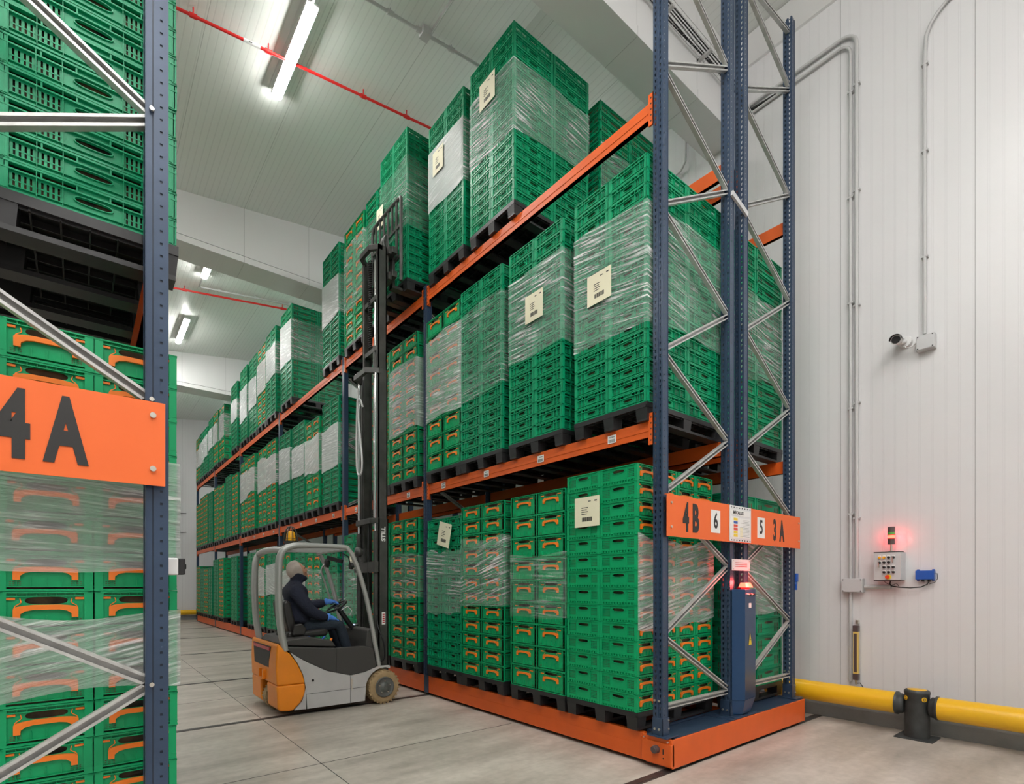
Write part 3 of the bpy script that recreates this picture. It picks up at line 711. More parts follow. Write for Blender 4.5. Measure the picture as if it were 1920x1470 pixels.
for y0, lv, kd, n, fm, ends in far:
    bay = max(i for i in range(6) if FR[i] < y0 + 0.3)
    slot = sum(1 for q in far if q[1] == lv and FR[bay] < q[0] + 0.3 < FR[bay + 1] and q[0] < y0)
    if bay == 1: slot += 1
    where = '%s %s stack in the %s rack bay' % (('first', 'second', 'third', 'fourth', 'fifth')[slot], ('ground-level', 'middle-level', 'top-level')[lv], BAYN[bay])
    stack(XF + random.uniform(-0.02, 0.03), y0, lv, kd, n, where, ends=ends, indiv=False, fm=fm)
# further pallets of the left rack whose undersides show, and its second-level loads
for i, y0 in enumerate((3.52, 4.36, 5.2)):
    stack(XL, y0, 1, 'plain', 16, 'left rack %s stack behind the upper one' % ('second', 'third', 'fourth')[i], ends=False, indiv=False, left=True)
    stack(XL, y0, 0, 'low', 13, 'left rack ground-level %s stack' % ('second', 'third', 'fourth')[i], ends=False, indiv=False, left=True)
for i, y0 in enumerate((3.5, 4.4)):
    for lv in (0, 1):
        stack(XR, y0, lv, 'tall', 9, 'rear row %s %s-level stack' % (('second', 'third')[i], ('ground', 'middle')[lv]), ends=False, indiv=False)
o = REST['plain'].build('plastic_crates', [M['green'], M['produce'], M['orange_h']]); tag(o, 'distant stacked plain green crates farther down the rack', 'crates', kind='stuff')
o = REST['handled'].build('handled_plastic_crates', [M['green_b'], M['produce'], M['orange_h']]); tag(o, 'distant stacked green crates with orange handles farther down the rack', 'crates', kind='stuff')

note((XF - 0.026, 3.20, 2.16 - 0.0), '-x', 0.29, 0.27, 'ground stack by the corner post')
note((XF - 0.026, 5.55, 2.13), '-x', 0.28, 0.30, 'ground stack fourth from the corner post', -0.25)
note((XF - 0.026, 3.06, 4.14), '-x', 0.27, 0.27, 'middle-level stack by the corner post')
note((XF - 0.026, 3.90, 4.32), '-x', 0.26, 0.28, 'middle-level stack second from the corner post')
note((XF - 0.026, 4.67, 7.08), '-x', 0.28, 0.30, 'top-level stack nearest the white beam')
note((XF - 0.026, 5.70, 6.96), '-x', 0.24, 0.30, 'top-level stack second from the white beam')
note((3.47, 6.98, 6.85), '-x', 0.2, 0.3, 'stack held on the forks')
note((XF - 0.026, 8.35, 1.90), '-x', 0.25, 0.28, 'ground stack behind the forklift cab')

# ------------------------------------------------------------------ racks
def perf_post(x0, y0, z0, z1, near=True, mirror=False):
    """rack upright, C section, pressed teardrop holes in the web and round ones in the flange"""
    b = MB(); D, W = 0.08, 0.088
    fx = (lambda t: x0 + t) if not mirror else (lambda t: x0 + D - t)
    def q(a0, b0, a1, b1, place, m=0): b.add([place(a0, b0), place(a1, b0), place(a1, b1), place(a0, b1)], [(0, 1, 2, 3)], m)
    n = int((z1 - z0) / 0.05)
    web = lambda a, z: (fx(0.0), y0 + a, z); web_r = lambda a, z: (fx(-0.005), y0 + a, z)
    if near:
        cols = [(0.014, 0.030), (0.058, 0.074)]
        edges = [0, 0.014, 0.030, 0.058, 0.074, W]
        q(0, z0, 0.014, z1, web); q(0.074, z0, W, z1, web); q(0.030, z0, 0.038, z1, web); q(0.050, z0, 0.058, z1, web)
        q(0.038, z0, 0.050, z1, web_r)
        b.add([web(0.038, z0), web_r(0.038, z0), web_r(0.038, z1), web(0.038, z1)], [(0, 1, 2, 3)]); b.add([web(0.050, z0), web_r(0.050, z0), web_r(0.050, z1), web(0.050, z1)], [(0, 1, 2, 3)])
        for c0, c1 in cols:
            for k in range(n):
                za = z0 + k * 0.05; zb = za + 0.05; h0, h1 = za + 0.012, za + 0.038
                q(c0, za, c1, h0, web); q(c0, h1, c1, zb, web)
                b.add([web(c0, h0), web(c0 + 0.005, h0), web(c0 + 0.0005, h1), web(c0, h1)], [(0, 1, 2, 3)])
                b.add([web(c1 - 0.005, h0), web(c1, h0), web(c1, h1), web(c1 - 0.0005, h1)], [(0, 1, 2, 3)])
        # near flange with a pressed groove and small holes
        fl = lambda a, z: (fx(a), y0, z); f2 = lambda a, z: (fx(a), y0 + 0.004, z)
        q(0, z0, 0.020, z1, fl); q(0.030, z0, 0.050, z1, fl); q(0.056, z0, D, z1, f2)
        b.add([fl(0.050, z0), f2(0.056, z0), f2(0.056, z1), fl(0.050, z1)], [(0, 1, 2, 3)], 1)
        for k in range(n):
            za = z0 + k * 0.05
            q(0.020, za, 0.030, za + 0.020, fl); q(0.020, za + 0.030, 0.030, za + 0.05, fl)
        q(0.019, z0, 0.031, z1, lambda a, z: (fx(a), y0 + 0.003, z), 1)
    else:
        q(0, z0, W, z1, web); q(0, z0, D, z1, lambda a, z: (fx(a), y0, z))
        for k in range(n):
            za = z0 + k * 0.05
            for c in (0.02, 0.06): q(c, za + 0.012, c + 0.010, za + 0.036, lambda a, z: (fx(-0.0006), y0 + a, z), 1)
    q(0, z0, D, z1, lambda a, z: (fx(a), y0 + W, z))
    b.box(fx(D), y0, z0, fx(D - 0.002), y0 + 0.022, z1); b.box(fx(D), y0 + W - 0.022, z0, fx(D - 0.002), y0 + W, z1)
    return b
def brace_mb(p, q):
    """open C channel brace"""
    b = MB(); p = Vector(p); q = Vector(q); d = (q - p).normalized(); up = Vector((0, 1, 0)).cross(d)
    b.bar(p + Vector((0, 0.016, 0)), q + Vector((0, 0.016, 0)), 0.003, 0.040, up)
    for s_ in (-1, 1):
        b.bar(p + up * s_ * 0.020, q + up * s_ * 0.020, 0.032, 0.003, up)
        b.bar(p + up * s_ * 0.0155 + Vector((0, -0.016, 0)), q + up * s_ * 0.0155 + Vector((0, -0.016, 0)), 0.003, 0.011, up)
    return b
rack = thing('pallet_rack', 'long mobile pallet rack with blue posts and orange beams signed 4B and 3A', 'pallet rack', (4.98, 2.39, 0.0))
Y0 = 2.465
rows = [(3.72, 4.79), (5.05, 6.10)]
ZT = 7.64
for fi, fy in enumerate(FR):
    for ri, (xa, xb) in enumerate(rows):
        for pi_, x in enumerate((xa, xb)):
            near = fi == 0 or (fi == 1 and ri == 0 and pi_ == 0)
            y = Y0 if fi == 0 else fy - 0.045
            if fi > 3 and (ri == 1): continue
            perf_post(x, y, 0.27, ZT if fi == 0 else 5.56, near=near).build('upright_post', [M['blue'], M['blue_dk']], rack)
# foot plates and boots of the near frame
for x in (3.72, 4.79, 5.05, 6.10):
    b = MB(); b.box(x - 0.03, Y0 - 0.055, 0.268, x + 0.14, Y0 + 0.13, 0.28); b.box(x - 0.006, Y0 - 0.006, 0.28, x + 0.086, Y0 + 0.002, 0.42); b.box(x - 0.006, Y0 - 0.006, 0.28, x, Y0 + 0.092, 0.42)
    f_ = b.build('foot_plate', M['blue'], rack, bevel=0.002)
    for zz in (0.33, 0.56):
        for yy in (0.025, 0.065): MB().cyl((x - 0.006, Y0 + yy, zz), (x - 0.016, Y0 + yy, zz), 0.010, n=8).build('bolt', M['steel'], f_)
    for zz in (0.33, 0.40): MB().cyl((x + 0.07, Y0 - 0.005, zz), (x + 0.07, Y0 - 0.013, zz), 0.007, n=8).build('bolt', M['steel'], f_)
# zigzag braces of the end frame
def zig(xl, xr, zl, zr, y=Y0 + 0.04):
    return brace_mb((xl, y, zl), (xr, y, zr))
L1, R1 = 3.765, 4.83
n1 = [(.50, .50), (1.085, .52), (1.085, 1.675), (2.24, 1.675), (2.24, 2.84), (3.41, 2.84), (3.41, 4.02), (4.57, 4.02), (4.60, 5.18), (5.72, 5.18), (5.74, 6.33), (6.9, 6.33), (6.9, 7.5)]
for a, b_ in n1: zig(L1, R1, a, b_).build('brace', M['galv'], rack)
L2, R2 = 5.09, 6.14
n2 = [(.52, .52), (.54, 1.11), (1.65, 1.11), (1.68, 2.25), (2.83, 2.25), (2.81, 3.40), (4.0, 3.41), (3.95, 4.58), (5.12, 4.58), (5.16, 5.74), (6.21, 5.71), (6.30, 6.88), (7.38, 6.90), (7.40, 7.50)]
for a, b_ in n2: zig(L2, R2, a, b_).build('brace', M['galv'], rack)
for fi in (1, 2, 3):
    for z in [0.6 + 0.575 * k for k in range(8)]:
        k = round((z - 0.6) / 0.575); zz = (z, z + 0.575) if k % 2 == 0 else (z + 0.575, z)
        zig(L1, R1, zz[0], zz[1], FR[fi]).build('brace', M['galv'], rack)
# link between the two rows near the top
b = MB(); b.bar((4.80, Y0 - 0.012, 5.13), (5.09, Y0 - 0.012, 5.05), 0.02, 0.05); b.build('row_spacer', M['grey_pl'], rack)
b = MB(); b.box(4.87, Y0 + 0.02, 1.70, 5.05, Y0 + 0.04, 1.74)
b.build('row_spacer', M['blue'], rack)
def beam(x, ya, yb, zt, side, conn=True, labels=(), row2=False):
    b = MB(); h = 0.135; s_ = side
    b.box(x, ya, zt - h, x + s_ * 0.045, yb, zt); b.box(x - s_ * 0.004, ya, zt - h * 0.62, x, yb, zt - h * 0.38)
    b.box(x, ya, zt - h, x + s_ * 0.045, yb, zt - h + 0.004)
    o = b.build('beam', M['orange'], rack if x > 2 else lrack, bevel=0.004)
    if conn:
        for y, sg in ((ya, 1), (yb, -1)):
            c = MB(); yy0, yy1 = (y - 0.006, y + 0.042) if sg > 0 else (y - 0.042, y + 0.006)
            c.box(x - s_ * 0.012, yy0, zt - 0.20, x + s_ * 0.002, yy1, zt + 0.06)
            c.box(x - s_ * 0.012, y - 0.003, zt - 0.20, x + s_ * 0.045, y + 0.003, zt + 0.06)
            for k in range(5): c.cyl((x - s_ * 0.0125, (yy0 + yy1) / 2, zt - 0.165 + k * 0.047), (x - s_ * 0.0135, (yy0 + yy1) / 2, zt - 0.165 + k * 0.047), 0.007, n=8, m=1)
            c.build('beam_connector', [M['orange'], M['ink']], o)
    for y in labels:
        c = MB(); xx = x - s_ * 0.006
        c.box(xx, y - 0.045, zt - 0.105, xx - s_ * 0.0015, y + 0.045, zt - 0.035)
        lb = c.build('barcode_label', M['paperw'], o); k2 = MB(); xx2 = xx - s_ * 0.002
        for k in range(9): k2.box(xx2, y - 0.034 + k * 0.008, zt - 0.098, xx2 - s_ * 0.0006, y - 0.034 + k * 0.008 + 0.003 + 0.001 * (k % 3), zt - 0.070)
        for k in range(5): k2.box(xx2, y - 0.026 + k * 0.011, zt - 0.058, xx2 - s_ * 0.0006, y - 0.020 + k * 0.011, zt - 0.046)
        k2.build('barcode', M['ink'], lb)
    return o
for bi in range(6):
    ya, yb = FR[bi] + 0.045 + (0 if bi else -0.0), FR[bi + 1] - 0.045
    for li, zt in enumerate((2.85, 5.47)):
        lab = ()
        if li == 0 and bi < 4: lab = [ya + 0.42 + k * 0.9 for k in range(4 if bi != 1 else 3)]
        beam(3.732, ya, yb, zt, 1, labels=lab)
        beam(4.86, ya, yb, zt, -1, conn=False)
        if bi < 3:
            beam(5.062, ya, yb, zt, 1, conn=(bi == 0)); beam(6.17, ya, yb, zt, -1, conn=False)
# mobile base: end box, long side rails, top plates
b = MB()
b.box(3.735, 2.385, 0.03, 6.235, 2.40, 0.262); b.box(6.235, 2.385, 0.03, 6.22, 2.62, 0.262)
eb = b.build('base_end_cover', M['orange'], rack, bevel=0.004)
b = MB(); b.box(3.715, 2.385, 0.045, 3.76, 2.66, 0.225); b.box(3.73, 2.387, 0.22, 3.76, 2.66, 0.262); b.box(3.74, 2.39, 0.03, 3.80, 2.64, 0.05)
cb = b.build('corner_box', M['orange'], rack, bevel=0.005)
b = MB(); b.cyl((3.716, 2.52, 0.165), (3.680, 2.52, 0.165), 0.034, 0.030, n=20); b.cyl((3.680, 2.52, 0.165), (3.676, 2.52, 0.165), 0.026, 0.018, n=20); b.build('sensor_cap', M['brown'], cb)
b = MB(); b.box(3.7145, 2.452, 0.135, 3.7155, 2.462, 0.178); b.cyl((3.7155, 2.455, 0.105), (3.7138, 2.455, 0.105), 0.007, n=8); b.build('slot', M['ink'], cb)
b = MB(); b.cyl((3.7155, 2.63, 0.243), (3.70, 2.63, 0.243), 0.006, n=8); b.cyl((3.7155, 2.41, 0.243), (3.70, 2.41, 0.243), 0.006, n=8); b.build('bolt', M['steel'], cb)
for bi in range(6):
    ya, yb = (2.66 if bi == 0 else FR[bi] + 0.05), FR[bi + 1] - 0.05
    b = MB(); b.box(3.745, ya, 0.035, 3.79, yb, 0.262); b.box(3.7435, ya, 0.155, 3.745, yb, 0.159)
    for yy in (ya + 0.02, yb - 0.02):
        for zz in (0.07, 0.15, 0.23): b.cyl((3.745, yy, zz), (3.738, yy, zz), 0.007, n=6)
    b.build('base_rail', M['orange'], rack, bevel=0.003)
for fi in range(1, 7):
    b = MB(); b.box(3.735, FR[fi] - 0.05, 0.03, 3.80, FR[fi] + 0.05, 0.27); b.build('base_joint', M['blue'], rack, bevel=0.003)
b = MB(); b.box(3.80, 2.40, 0.250, 6.22, 2.64, 0.266); b.box(4.68, 2.395, 0.266, 5.24, 2.66, 0.272)
b.box(3.84, 2.66, 0.20, 6.15, 2.70, 0.27); b.build('base_top_plate', M['blue'], rack, bevel=0.002)
for x in (4.80, 5.10, 6.17):
    b = MB(); b.box(x, 2.64, 0.05, x + 0.045, 23.8, 0.262); b.build('inner_base_rail', M['orange'], rack)
for bi in range(6):
    for y in (FR[bi] + 0.75, FR[bi] + 2.3):
        b = MB(); b.box(3.79, y, 0.17, 6.2, y + 0.05, 0.255); b.build('base_crossbar', M['blue_dk'], rack)
for fi in (0, 1, 2, 3):
    for x in (3.95, 5.9):
        b = MB(); y = 2.44 if fi == 0 else FR[fi]; b.cyl((x, y - 0.03, 0.125), (x, y + 0.03, 0.125), 0.12, n=24); b.build('rail_wheel', M['rim'], rack)

# aisle sign 4B | 3A
YS = 2.425
sg = thing('aisle_sign', 'long orange aisle sign reading 4B 6 and 5 3A across the end frames', 'sign', (4.95, YS, 1.87), 'orange aisle signs')
b = MB(); b.box(3.713, YS - 0.004, 1.888, 6.20, YS, 2.226); b.box(3.713, YS, 2.222, 6.20, YS + 0.02, 2.226); b.build('plate', M['orange_s'], sg)
letters('4', 0.315, (3.983, YS - 0.006, 2.045), '-y', M['ink'], sg, bold=0.014, sx=0.52)
letters('B', 0.315, (4.128, YS - 0.006, 2.045), '-y', M['ink'], sg, bold=0.014, sx=0.56)
letters('3', 0.29, (5.595, YS - 0.006, 2.04), '-y', M['ink'], sg, bold=0.009, sx=0.5)
letters('A', 0.29, (5.756, YS - 0.006, 2.04), '-y', M['ink'], sg, bold=0.012, sx=0.5)
for x0, x1, t in ((4.375, 4.528, '6'), (5.225, 5.376, '5')):
    b = MB(); b.box(x0, YS - 0.006, 1.955, x1, YS - 0.004, 2.155); c_ = b.build('number_card', M['paperw'], sg)
    letters(t, 0.19, ((x0 + x1) / 2, YS - 0.0075, 2.055), '-y', M['ink'], c_, bold=0.003, sx=0.72)
for x in (3.77, 6.16):
    for z in (1.965, 2.16): MB().cyl((x, YS - 0.004, z), (x, YS - 0.012, z), 0.010, n=10).build('bolt', M['steel'], sg)
# information board in the middle of the sign
ib = thing('information_board', 'small white rack inspection board with coloured bars in the middle of the 4B 3A sign', 'notice board', (4.88, YS - 0.012, 1.9))
b = MB(); b.box(4.685, YS - 0.014, 1.895, 5.08, YS - 0.006, 2.225); b.build('board', M['white_pl'], ib, bevel=0.002)
b = MB(); b.box(4.70, YS - 0.017, 2.135, 5.06, YS - 0.014, 2.185); b.box(4.70, YS - 0.017, 1.93, 4.835, YS - 0.014, 2.125); b.box(4.845, YS - 0.017, 1.93, 5.06, YS - 0.014, 2.115); b.build('sheet', M['paperw'], ib)
b = MB()
for k in range(8):
    for z in (1.908, 2.207): b.box(4.70 + k * 0.05, YS - 0.0155, z - 0.005, 4.715 + k * 0.05, YS - 0.014, z + 0.005)
b.build('perforation', M['ink'], ib)
letters('MECALUX', 0.042, (4.83, YS - 0.0185, 2.160), '-y', M['ink'], ib, bold=0.0006)
for z, mm in ((2.10, 'yellow_w'), (2.07, 'blue_box'), (2.04, 'red_btn'), (2.01, 'red_btn'), (1.98, 'yellow_w'), (1.95, 'yellow_w')):
    b = MB(); b.box(4.745, YS - 0.0185, z - 0.011, 4.815, YS - 0.017, z + 0.011); b.build('colour_bar', M[mm], ib)
b = MB()
for k in range(12): b.box(4.925 if k % 3 else 4.86, YS - 0.018, 1.945 + k * 0.0138, 5.04, YS - 0.017, 1.948 + k * 0.0138)
b.build('print', M['print'], ib)
b = MB(); b.box(4.86, YS - 0.0178, 1.935, 4.915, YS - 0.017, 2.03, 0); b.build('colour_block', M['paper'], ib)
# small nameplate between the rows
b = MB(); b.box(4.74, YS - 0.004, 1.63, 5.08, YS, 1.735, 0)
np_ = b.build('nameplate', M['white_pl'], loc=(4.91, YS, 1.63), bevel=0.002)
tag(np_, 'small riveted white plate below the sign, above the red flashing light', 'plate')
b = MB()
for x in (4.76, 5.06):
    for z in (1.645, 1.72): b.cyl((x, YS - 0.004, z), (x, YS - 0.008, z), 0.006, n=8)
b.build('rivet', M['steel'], np_)
b = MB()
for k in range(3): b.box(4.80, YS - 0.0055, 1.665 + k * 0.018, 5.02, YS - 0.004, 1.669 + k * 0.018)
b.build('print', M['redglass'], np_)
# red flashing lamp
rl = thing('warning_lamp', 'lit red flashing lamp mounted above the tall blue cabinet', 'lamp', (5.02, YS, 1.46))
ZL = 0.018
b = MB(); b.box(4.93, YS + 0.01, 1.456, 5.10, YS + 0.05, 1.472); b.build('base', M['redglass'], rl)
b = MB(); b.add([(4.945, YS - 0.03, 1.474), (5.085, YS - 0.03, 1.474), (5.085, YS + 0.04, 1.474), (4.945, YS + 0.04, 1.474), (4.965, YS - 0.015, 1.518), (5.065, YS - 0.015, 1.518), (5.065, YS + 0.03, 1.518), (4.965, YS + 0.03, 1.518)],
    [(0, 3, 2, 1), (4, 5, 6, 7), (0, 1, 5, 4), (1, 2, 6, 5), (2, 3, 7, 6), (3, 0, 4, 7)]); b.build('lens', M['red_core'], rl)
ld = bpy.data.lights.new('lamp_glow', 'POINT'); ld.color = (1, 0.06, 0.05); ld.energy = 0.8; ld.shadow_soft_size = 0.03
lo = bpy.data.objects.new('lamp_glow', ld); COL.objects.link(lo); lo.parent = rl; lo.location = (0.0, -0.06, 0.05)
# blue electrical cabinet
cab = thing('control_cabinet', 'tall narrow blue electrical cabinet standing on the rack base', 'cabinet', (5.05, 2.42, 0.275))
cx0, cx1, cxn = 4.885, 5.12, 5.12
YC = 2.405
b = MB()
pts = [(4.80, 2.455), (4.91, 2.385), (5.19, 2.42), (5.19, 2.56), (4.885, 2.56), (4.885, 2.460)]
b.prism(pts, lambda a, y, t: (a, y, t), 0.42, 1.455)
pts2 = [(4.83, 2.462), (4.92, 2.415), (5.13, 2.44), (5.13, 2.55), (4.885, 2.55), (4.885, 2.466)]
n_ = 6
b.add([(x, y, 0.42) for x, y in pts] + [(x, y, 0.285) for x, y in pts2], [tuple(range(n_, 2 * n_))[::-1]] + [(i + n_, (i + 1) % n_ + n_, (i + 1) % n_, i) for i in range(n_)])
b.build('body', M['blue_cab'], cab, bevel=0.004)
def on_cab(mb, a0, z0, a1, z1, d0, d1, tri=False):
    p, q = Vector((4.91, 2.385, 0)), Vector((5.19, 2.42, 0)); u = (q - p).normalized(); nrm = Vector((u.y, -u.x, 0))
    P = lambda a, z, d: tuple(p + u * a + nrm * d + Vector((0, 0, z)))
    if tri: vs_ = [P(a0, z0, d) for d in (d0,)]; return P
    vs_ = [P(a, z, d) for d in (d0, d1) for a, z in ((a0, z0), (a1, z0), (a1, z1), (a0, z1))]
    mb.add(vs_, [(4, 5, 6, 7), (0, 1, 5, 4), (1, 2, 6, 5), (2, 3, 7, 6), (3, 0, 4, 7)])
b = MB(); on_cab(b, 0.09, 1.28, 0.155, 1.325, 0.001, 0.003); b.build('label', M['paperw'], cab)
P = on_cab(None, 0, 0, 0, 0, 0.002, 0, True)
b = MB(); b.add([P(0.085, 0.93, 0.0025), P(0.165, 0.93, 0.0025), P(0.125, 1.045, 0.0025)], [(0, 1, 2)]); w_ = b.build('warning_triangle', M['yellow_w'], cab)
b = MB(); b.add([P(0.128, 1.01, 0.0035), P(0.112, 0.975, 0.0035), P(0.122, 0.975, 0.0035), P(0.118, 0.945, 0.0035), P(0.137, 0.985, 0.0035), P(0.126, 0.985, 0.0035)], [(0, 1, 2, 5), (2, 3, 4, 5)]); b.build('bolt_symbol', M['ink'], w_)
for k in range(4):
    b = MB(); c1, c2 = P(0.07 + k * 0.045, 1.405, 0.0), P(0.07 + k * 0.045, 1.405, 0.012); b.cyl(c1, c2, 0.012, n=12); b.cyl(c2, P(0.07 + k * 0.045, 1.405, 0.020), 0.007, n=10); b.build('switch', M['black' if k % 2 else 'steel'], cab)
# limit-switch bracket on the far right post
b = MB(); b.box(6.18, 2.46, 1.50, 6.24, 2.50, 1.53); b.box(6.19, 2.45, 1.53, 6.235, 2.49, 1.62); b.box(6.185, 2.45, 1.44, 6.21, 2.48, 1.50)
o = b.build('sensor_bracket', M['blue_box'], loc=(6.2, 2.47, 1.45), bevel=0.004); tag(o, 'small blue sensor bracket on the outer side of rightmost post', 'sensor')

# ------------------------------------------------------------------ left rack (signed 4A)
lrack = thing('pallet_rack', 'near left pallet rack with dark blue post and orange 4A sign', 'pallet rack', (-0.3, 2.465, 0.0))
perf_post(0.203, Y0, 0.0, 7.64, near=True, mirror=True).build('upright_post', [M['blue'], M['blue_dk']], lrack)
perf_post(-0.87, Y0, 0.0, 7.64, near=True).build('upright_post', [M['blue'], M['blue_dk']], lrack)
for x, mi in ((0.203, True), (-0.87, False)): perf_post(x, FR[1] - 0.045, 0.0, 7.64, near=False, mirror=mi).build('upright_post', [M['blue'], M['blue_dk']], lrack)
LL, LR = -0.83, 0.235
for a, b_ in [(.50, .52), (.47, 1.10), (1.70, 1.10), (1.66, 2.24), (2.88, 2.24), (2.82, 3.38), (4.02, 3.40), (3.98, 4.55), (5.16, 4.55), (5.14, 5.70), (6.3, 5.7), (6.28, 6.85)]:
    o = brace_mb((LL, Y0 + 0.04, a), (LR, Y0 + 0.04, b_)).build('brace', M['galv'], lrack)
b = MB(); b.bar((LL, Y0 + 0.04, 3.30 + 0.06), (LR, Y0 + 0.04, 3.39), 0.03, 0.045)
for z in (1.10, 2.24, 3.40): MB().cyl((0.225, Y0 - 0.001, z), (0.225, Y0 - 0.010, z), 0.009, n=12).build('bolt', M['steel'], lrack)
for zt in (2.85, 5.47):
    beam(0.265, Y0 + 0.09, FR[1] - 0.045, zt, -1); beam(-0.86, Y0 + 0.09, FR[1] - 0.045, zt, 1, conn=False)
b = MB(); b.box(-0.87, 2.40, 0.03, 0.27, 2.66, 0.262); b.box(0.20, 2.66, 0.03, 0.25, 6.07, 0.262); b.box(-0.87, 2.66, 0.03, -0.82, 6.07, 0.262); b.build('base_rail', M['orange'], lrack)
s4 = thing('aisle_sign', 'large orange aisle sign reading 4A on the near left rack', 'sign', (-0.3, YS, 1.87), 'orange aisle signs')
b = MB(); b.box(-2.2, YS - 0.004, 1.890, 0.267, YS, 2.219); b.box(-2.2, YS, 2.215, 0.267, YS + 0.02, 2.219); b.build('plate', M['orange_s'], s4)
letters('A', 0.315, (-0.043, YS - 0.006, 2.046), '-y', M['ink'], s4, bold=0.014, sx=0.52)
letters('4', 0.315, (-0.192, YS - 0.006, 2.046), '-y', M['ink'], s4, bold=0.014, sx=0.60)
for z in (1.955, 2.165): MB().cyl((0.225, YS - 0.004, z), (0.225, YS - 0.012, z), 0.011, n=14).build('bolt', M['steel'], s4)
# photocell on the aisle side of the left rack
pc = thing('photocell', 'small white and black photocell box on the left rack post', 'sensor', (0.31, 2.55, 1.6))
b = MB(); b.box(0.283, 2.52, 1.54, 0.326, 2.60, 1.612, 0); b.build('housing', M['white_pl'], pc, bevel=0.006)
b = MB(); b.box(0.326, 2.525, 1.542, 0.352, 2.595, 1.610); b.box(0.352, 2.545, 1.565, 0.359, 2.575, 1.588); b.build('lens_cover', M['black'], pc, bevel=0.004)
b = MB(); b.box(0.262, 2.53, 1.54, 0.285, 2.60, 1.66); b.build('bracket', M['black'], pc)

# ------------------------------------------------------------------ right wall fittings
def conduit(name, pts, r, label, clips=(), m='conduit', cat='conduit', group=None):
    b = MB(); b.tube(pts, r, n=10); o = b.build(name, M[m]); tag(o, label, cat, group)
    for c in clips:
        k = MB(); k.box(XW - 0.05, c[0] - r - 0.012, c[1] - 0.009, XW, c[0] + r + 0.012, c[1] + 0.009); k.build('clip', M['conduit'], o)
    return o
def arc(c, r, a0, a1, n, x):
    return [(x, c[0] + r * math.cos(a0 + (a1 - a0) * i / n), c[1] + r * math.sin(a0 + (a1 - a0) * i / n)) for i in range(n + 1)]
XC = XW - 0.035
s_ = XW / 6.85
ya, yb = 2.146 * s_, 2.106 * s_
zc = 7.55
conduit('conduit', [(XC, 2.195, 1.55)] + arc((2.195 + 0.12, zc), 0.12, PI, PI / 2, 6, XC) + [(XC, 3.49, zc + 0.10)], 0.016, 'inner grey conduit running up the wall then back towards the beam', [(2.195, z) for z in (2.3, 3.5, 4.7, 5.9, 7.1)], group='wall conduits above the junction box')
conduit('conduit', [(XC, 2.135, 1.55)] + arc((2.135 + 0.16, zc + 0.06), 0.16, PI, PI / 2, 6, XC) + [(XC, 3.49, zc + 0.22)], 0.020, 'outer thicker grey conduit running up the wall then back towards the beam', [(2.135, z) for z in (2.25, 3.55, 4.65, 5.95, 7.15)], group='wall conduits above the junction box')
conduit('conduit', [(XC, 2.195, 1.44), (XC, 2.195, 0.40)], 0.016, 'short grey conduit going down the wall below the junction box')
conduit('conduit', [(XC, 1.535, 4.1), (XC, 1.535, 7.0)] + arc((1.535 - 0.35, 7.1), 0.35, 0, PI / 2, 6, XC)[1:] + [(XC, 0.6, 8.2)], 0.016, 'thin grey conduit rising above the security camera', [(1.535, z) for z in (4.9, 6.0, 6.9)])
def jbox(y, z, w_, h_, label):
    t = thing('junction_box', label, 'junction box', (XW, y, z))
    MB().box(XW - 0.085, y - w_ / 2, z - h_ / 2, XW, y + w_ / 2, z + h_ / 2).build('box', M['grey_pl'], t, bevel=0.006)
    MB().box(XW - 0.095, y - w_ / 2 + 0.004, z - h_ / 2 + 0.004, XW - 0.085, y + w_ / 2 - 0.004, z + h_ / 2 - 0.004).build('cover', M['grey_pl'], t, bevel=0.003)
    b = MB()
    for a in (-1, 1):
        for c in (-1, 1): b.cyl((XW - 0.095, y + a * (w_ / 2 - 0.015), z + c * (h_ / 2 - 0.015)), (XW - 0.0975, y + a * (w_ / 2 - 0.015), z + c * (h_ / 2 - 0.015)), 0.006, n=8)
    b.build('screw', M['black'], t)
    return t
jbox(2.165, 1.49, 0.20, 0.155, 'grey square junction box on the wall below twin conduits')
jb = jbox(1.52, 4.00, 0.15, 0.15, 'white junction box beside the security camera')
# cable duct to panel
b = MB(); b.tube([(XC, 2.06, 1.475), (XC, 1.82, 1.475)], 0.022, n=10); tag(b.build('conduit', M['conduit']), 'horizontal grey conduit between junction box and control panel', 'conduit')
# cctv camera
cc = thing('security_camera', 'white bullet security camera mounted high on the panelled wall', 'camera', (XW, 1.72, 4.08))
b = MB(); b.cyl((XW, 1.70, 4.08), (XW - 0.035, 1.70, 4.08), 0.065, 0.055, n=20); b.cyl((XW - 0.035, 1.70, 4.08), (XW - 0.13, 1.72, 4.05), 0.022, n=12); b.build('mount', M['white_pl'], cc)
d_ = Vector((-0.80, -0.10, -0.22)).normalized(); c0 = Vector((XW - 0.06, 1.745, 4.10))
b = MB(); b.cyl(c0, c0 + d_ * 0.20, 0.042, 0.046, n=20); b.build('body', M['white_pl'], cc)
b = MB(); b.cyl(c0 + d_ * 0.19, c0 + d_ * 0.205, 0.038, n=20); b.build('lens', M['black'], cc)
b = MB(); pts = []
side_ = d_.cross(Vector((0, 0, 1))).normalized(); up_ = side_.cross(d_)
prof = [side_ * (0.056 * math.cos(a)) + up_ * (0.056 * math.sin(a)) for a in [PI * k / 8 for k in range(9)]]
vs_ = [c0 + d_ * 0.03 + p for p in prof] + [c0 + d_ * 0.235 + p for p in prof] + [c0 + d_ * 0.03 + p * 0.93 for p in prof] + [c0 + d_ * 0.235 + p * 0.93 for p in prof]
b.add(vs_, [(i, i + 1, i + 10, i + 9) for i in range(8)]); b.add(vs_, [(i + 18, i + 27, i + 28, i + 19) for i in range(8)], 1); b.build('sun_hood', [M['white_pl'], M['black']], cc)
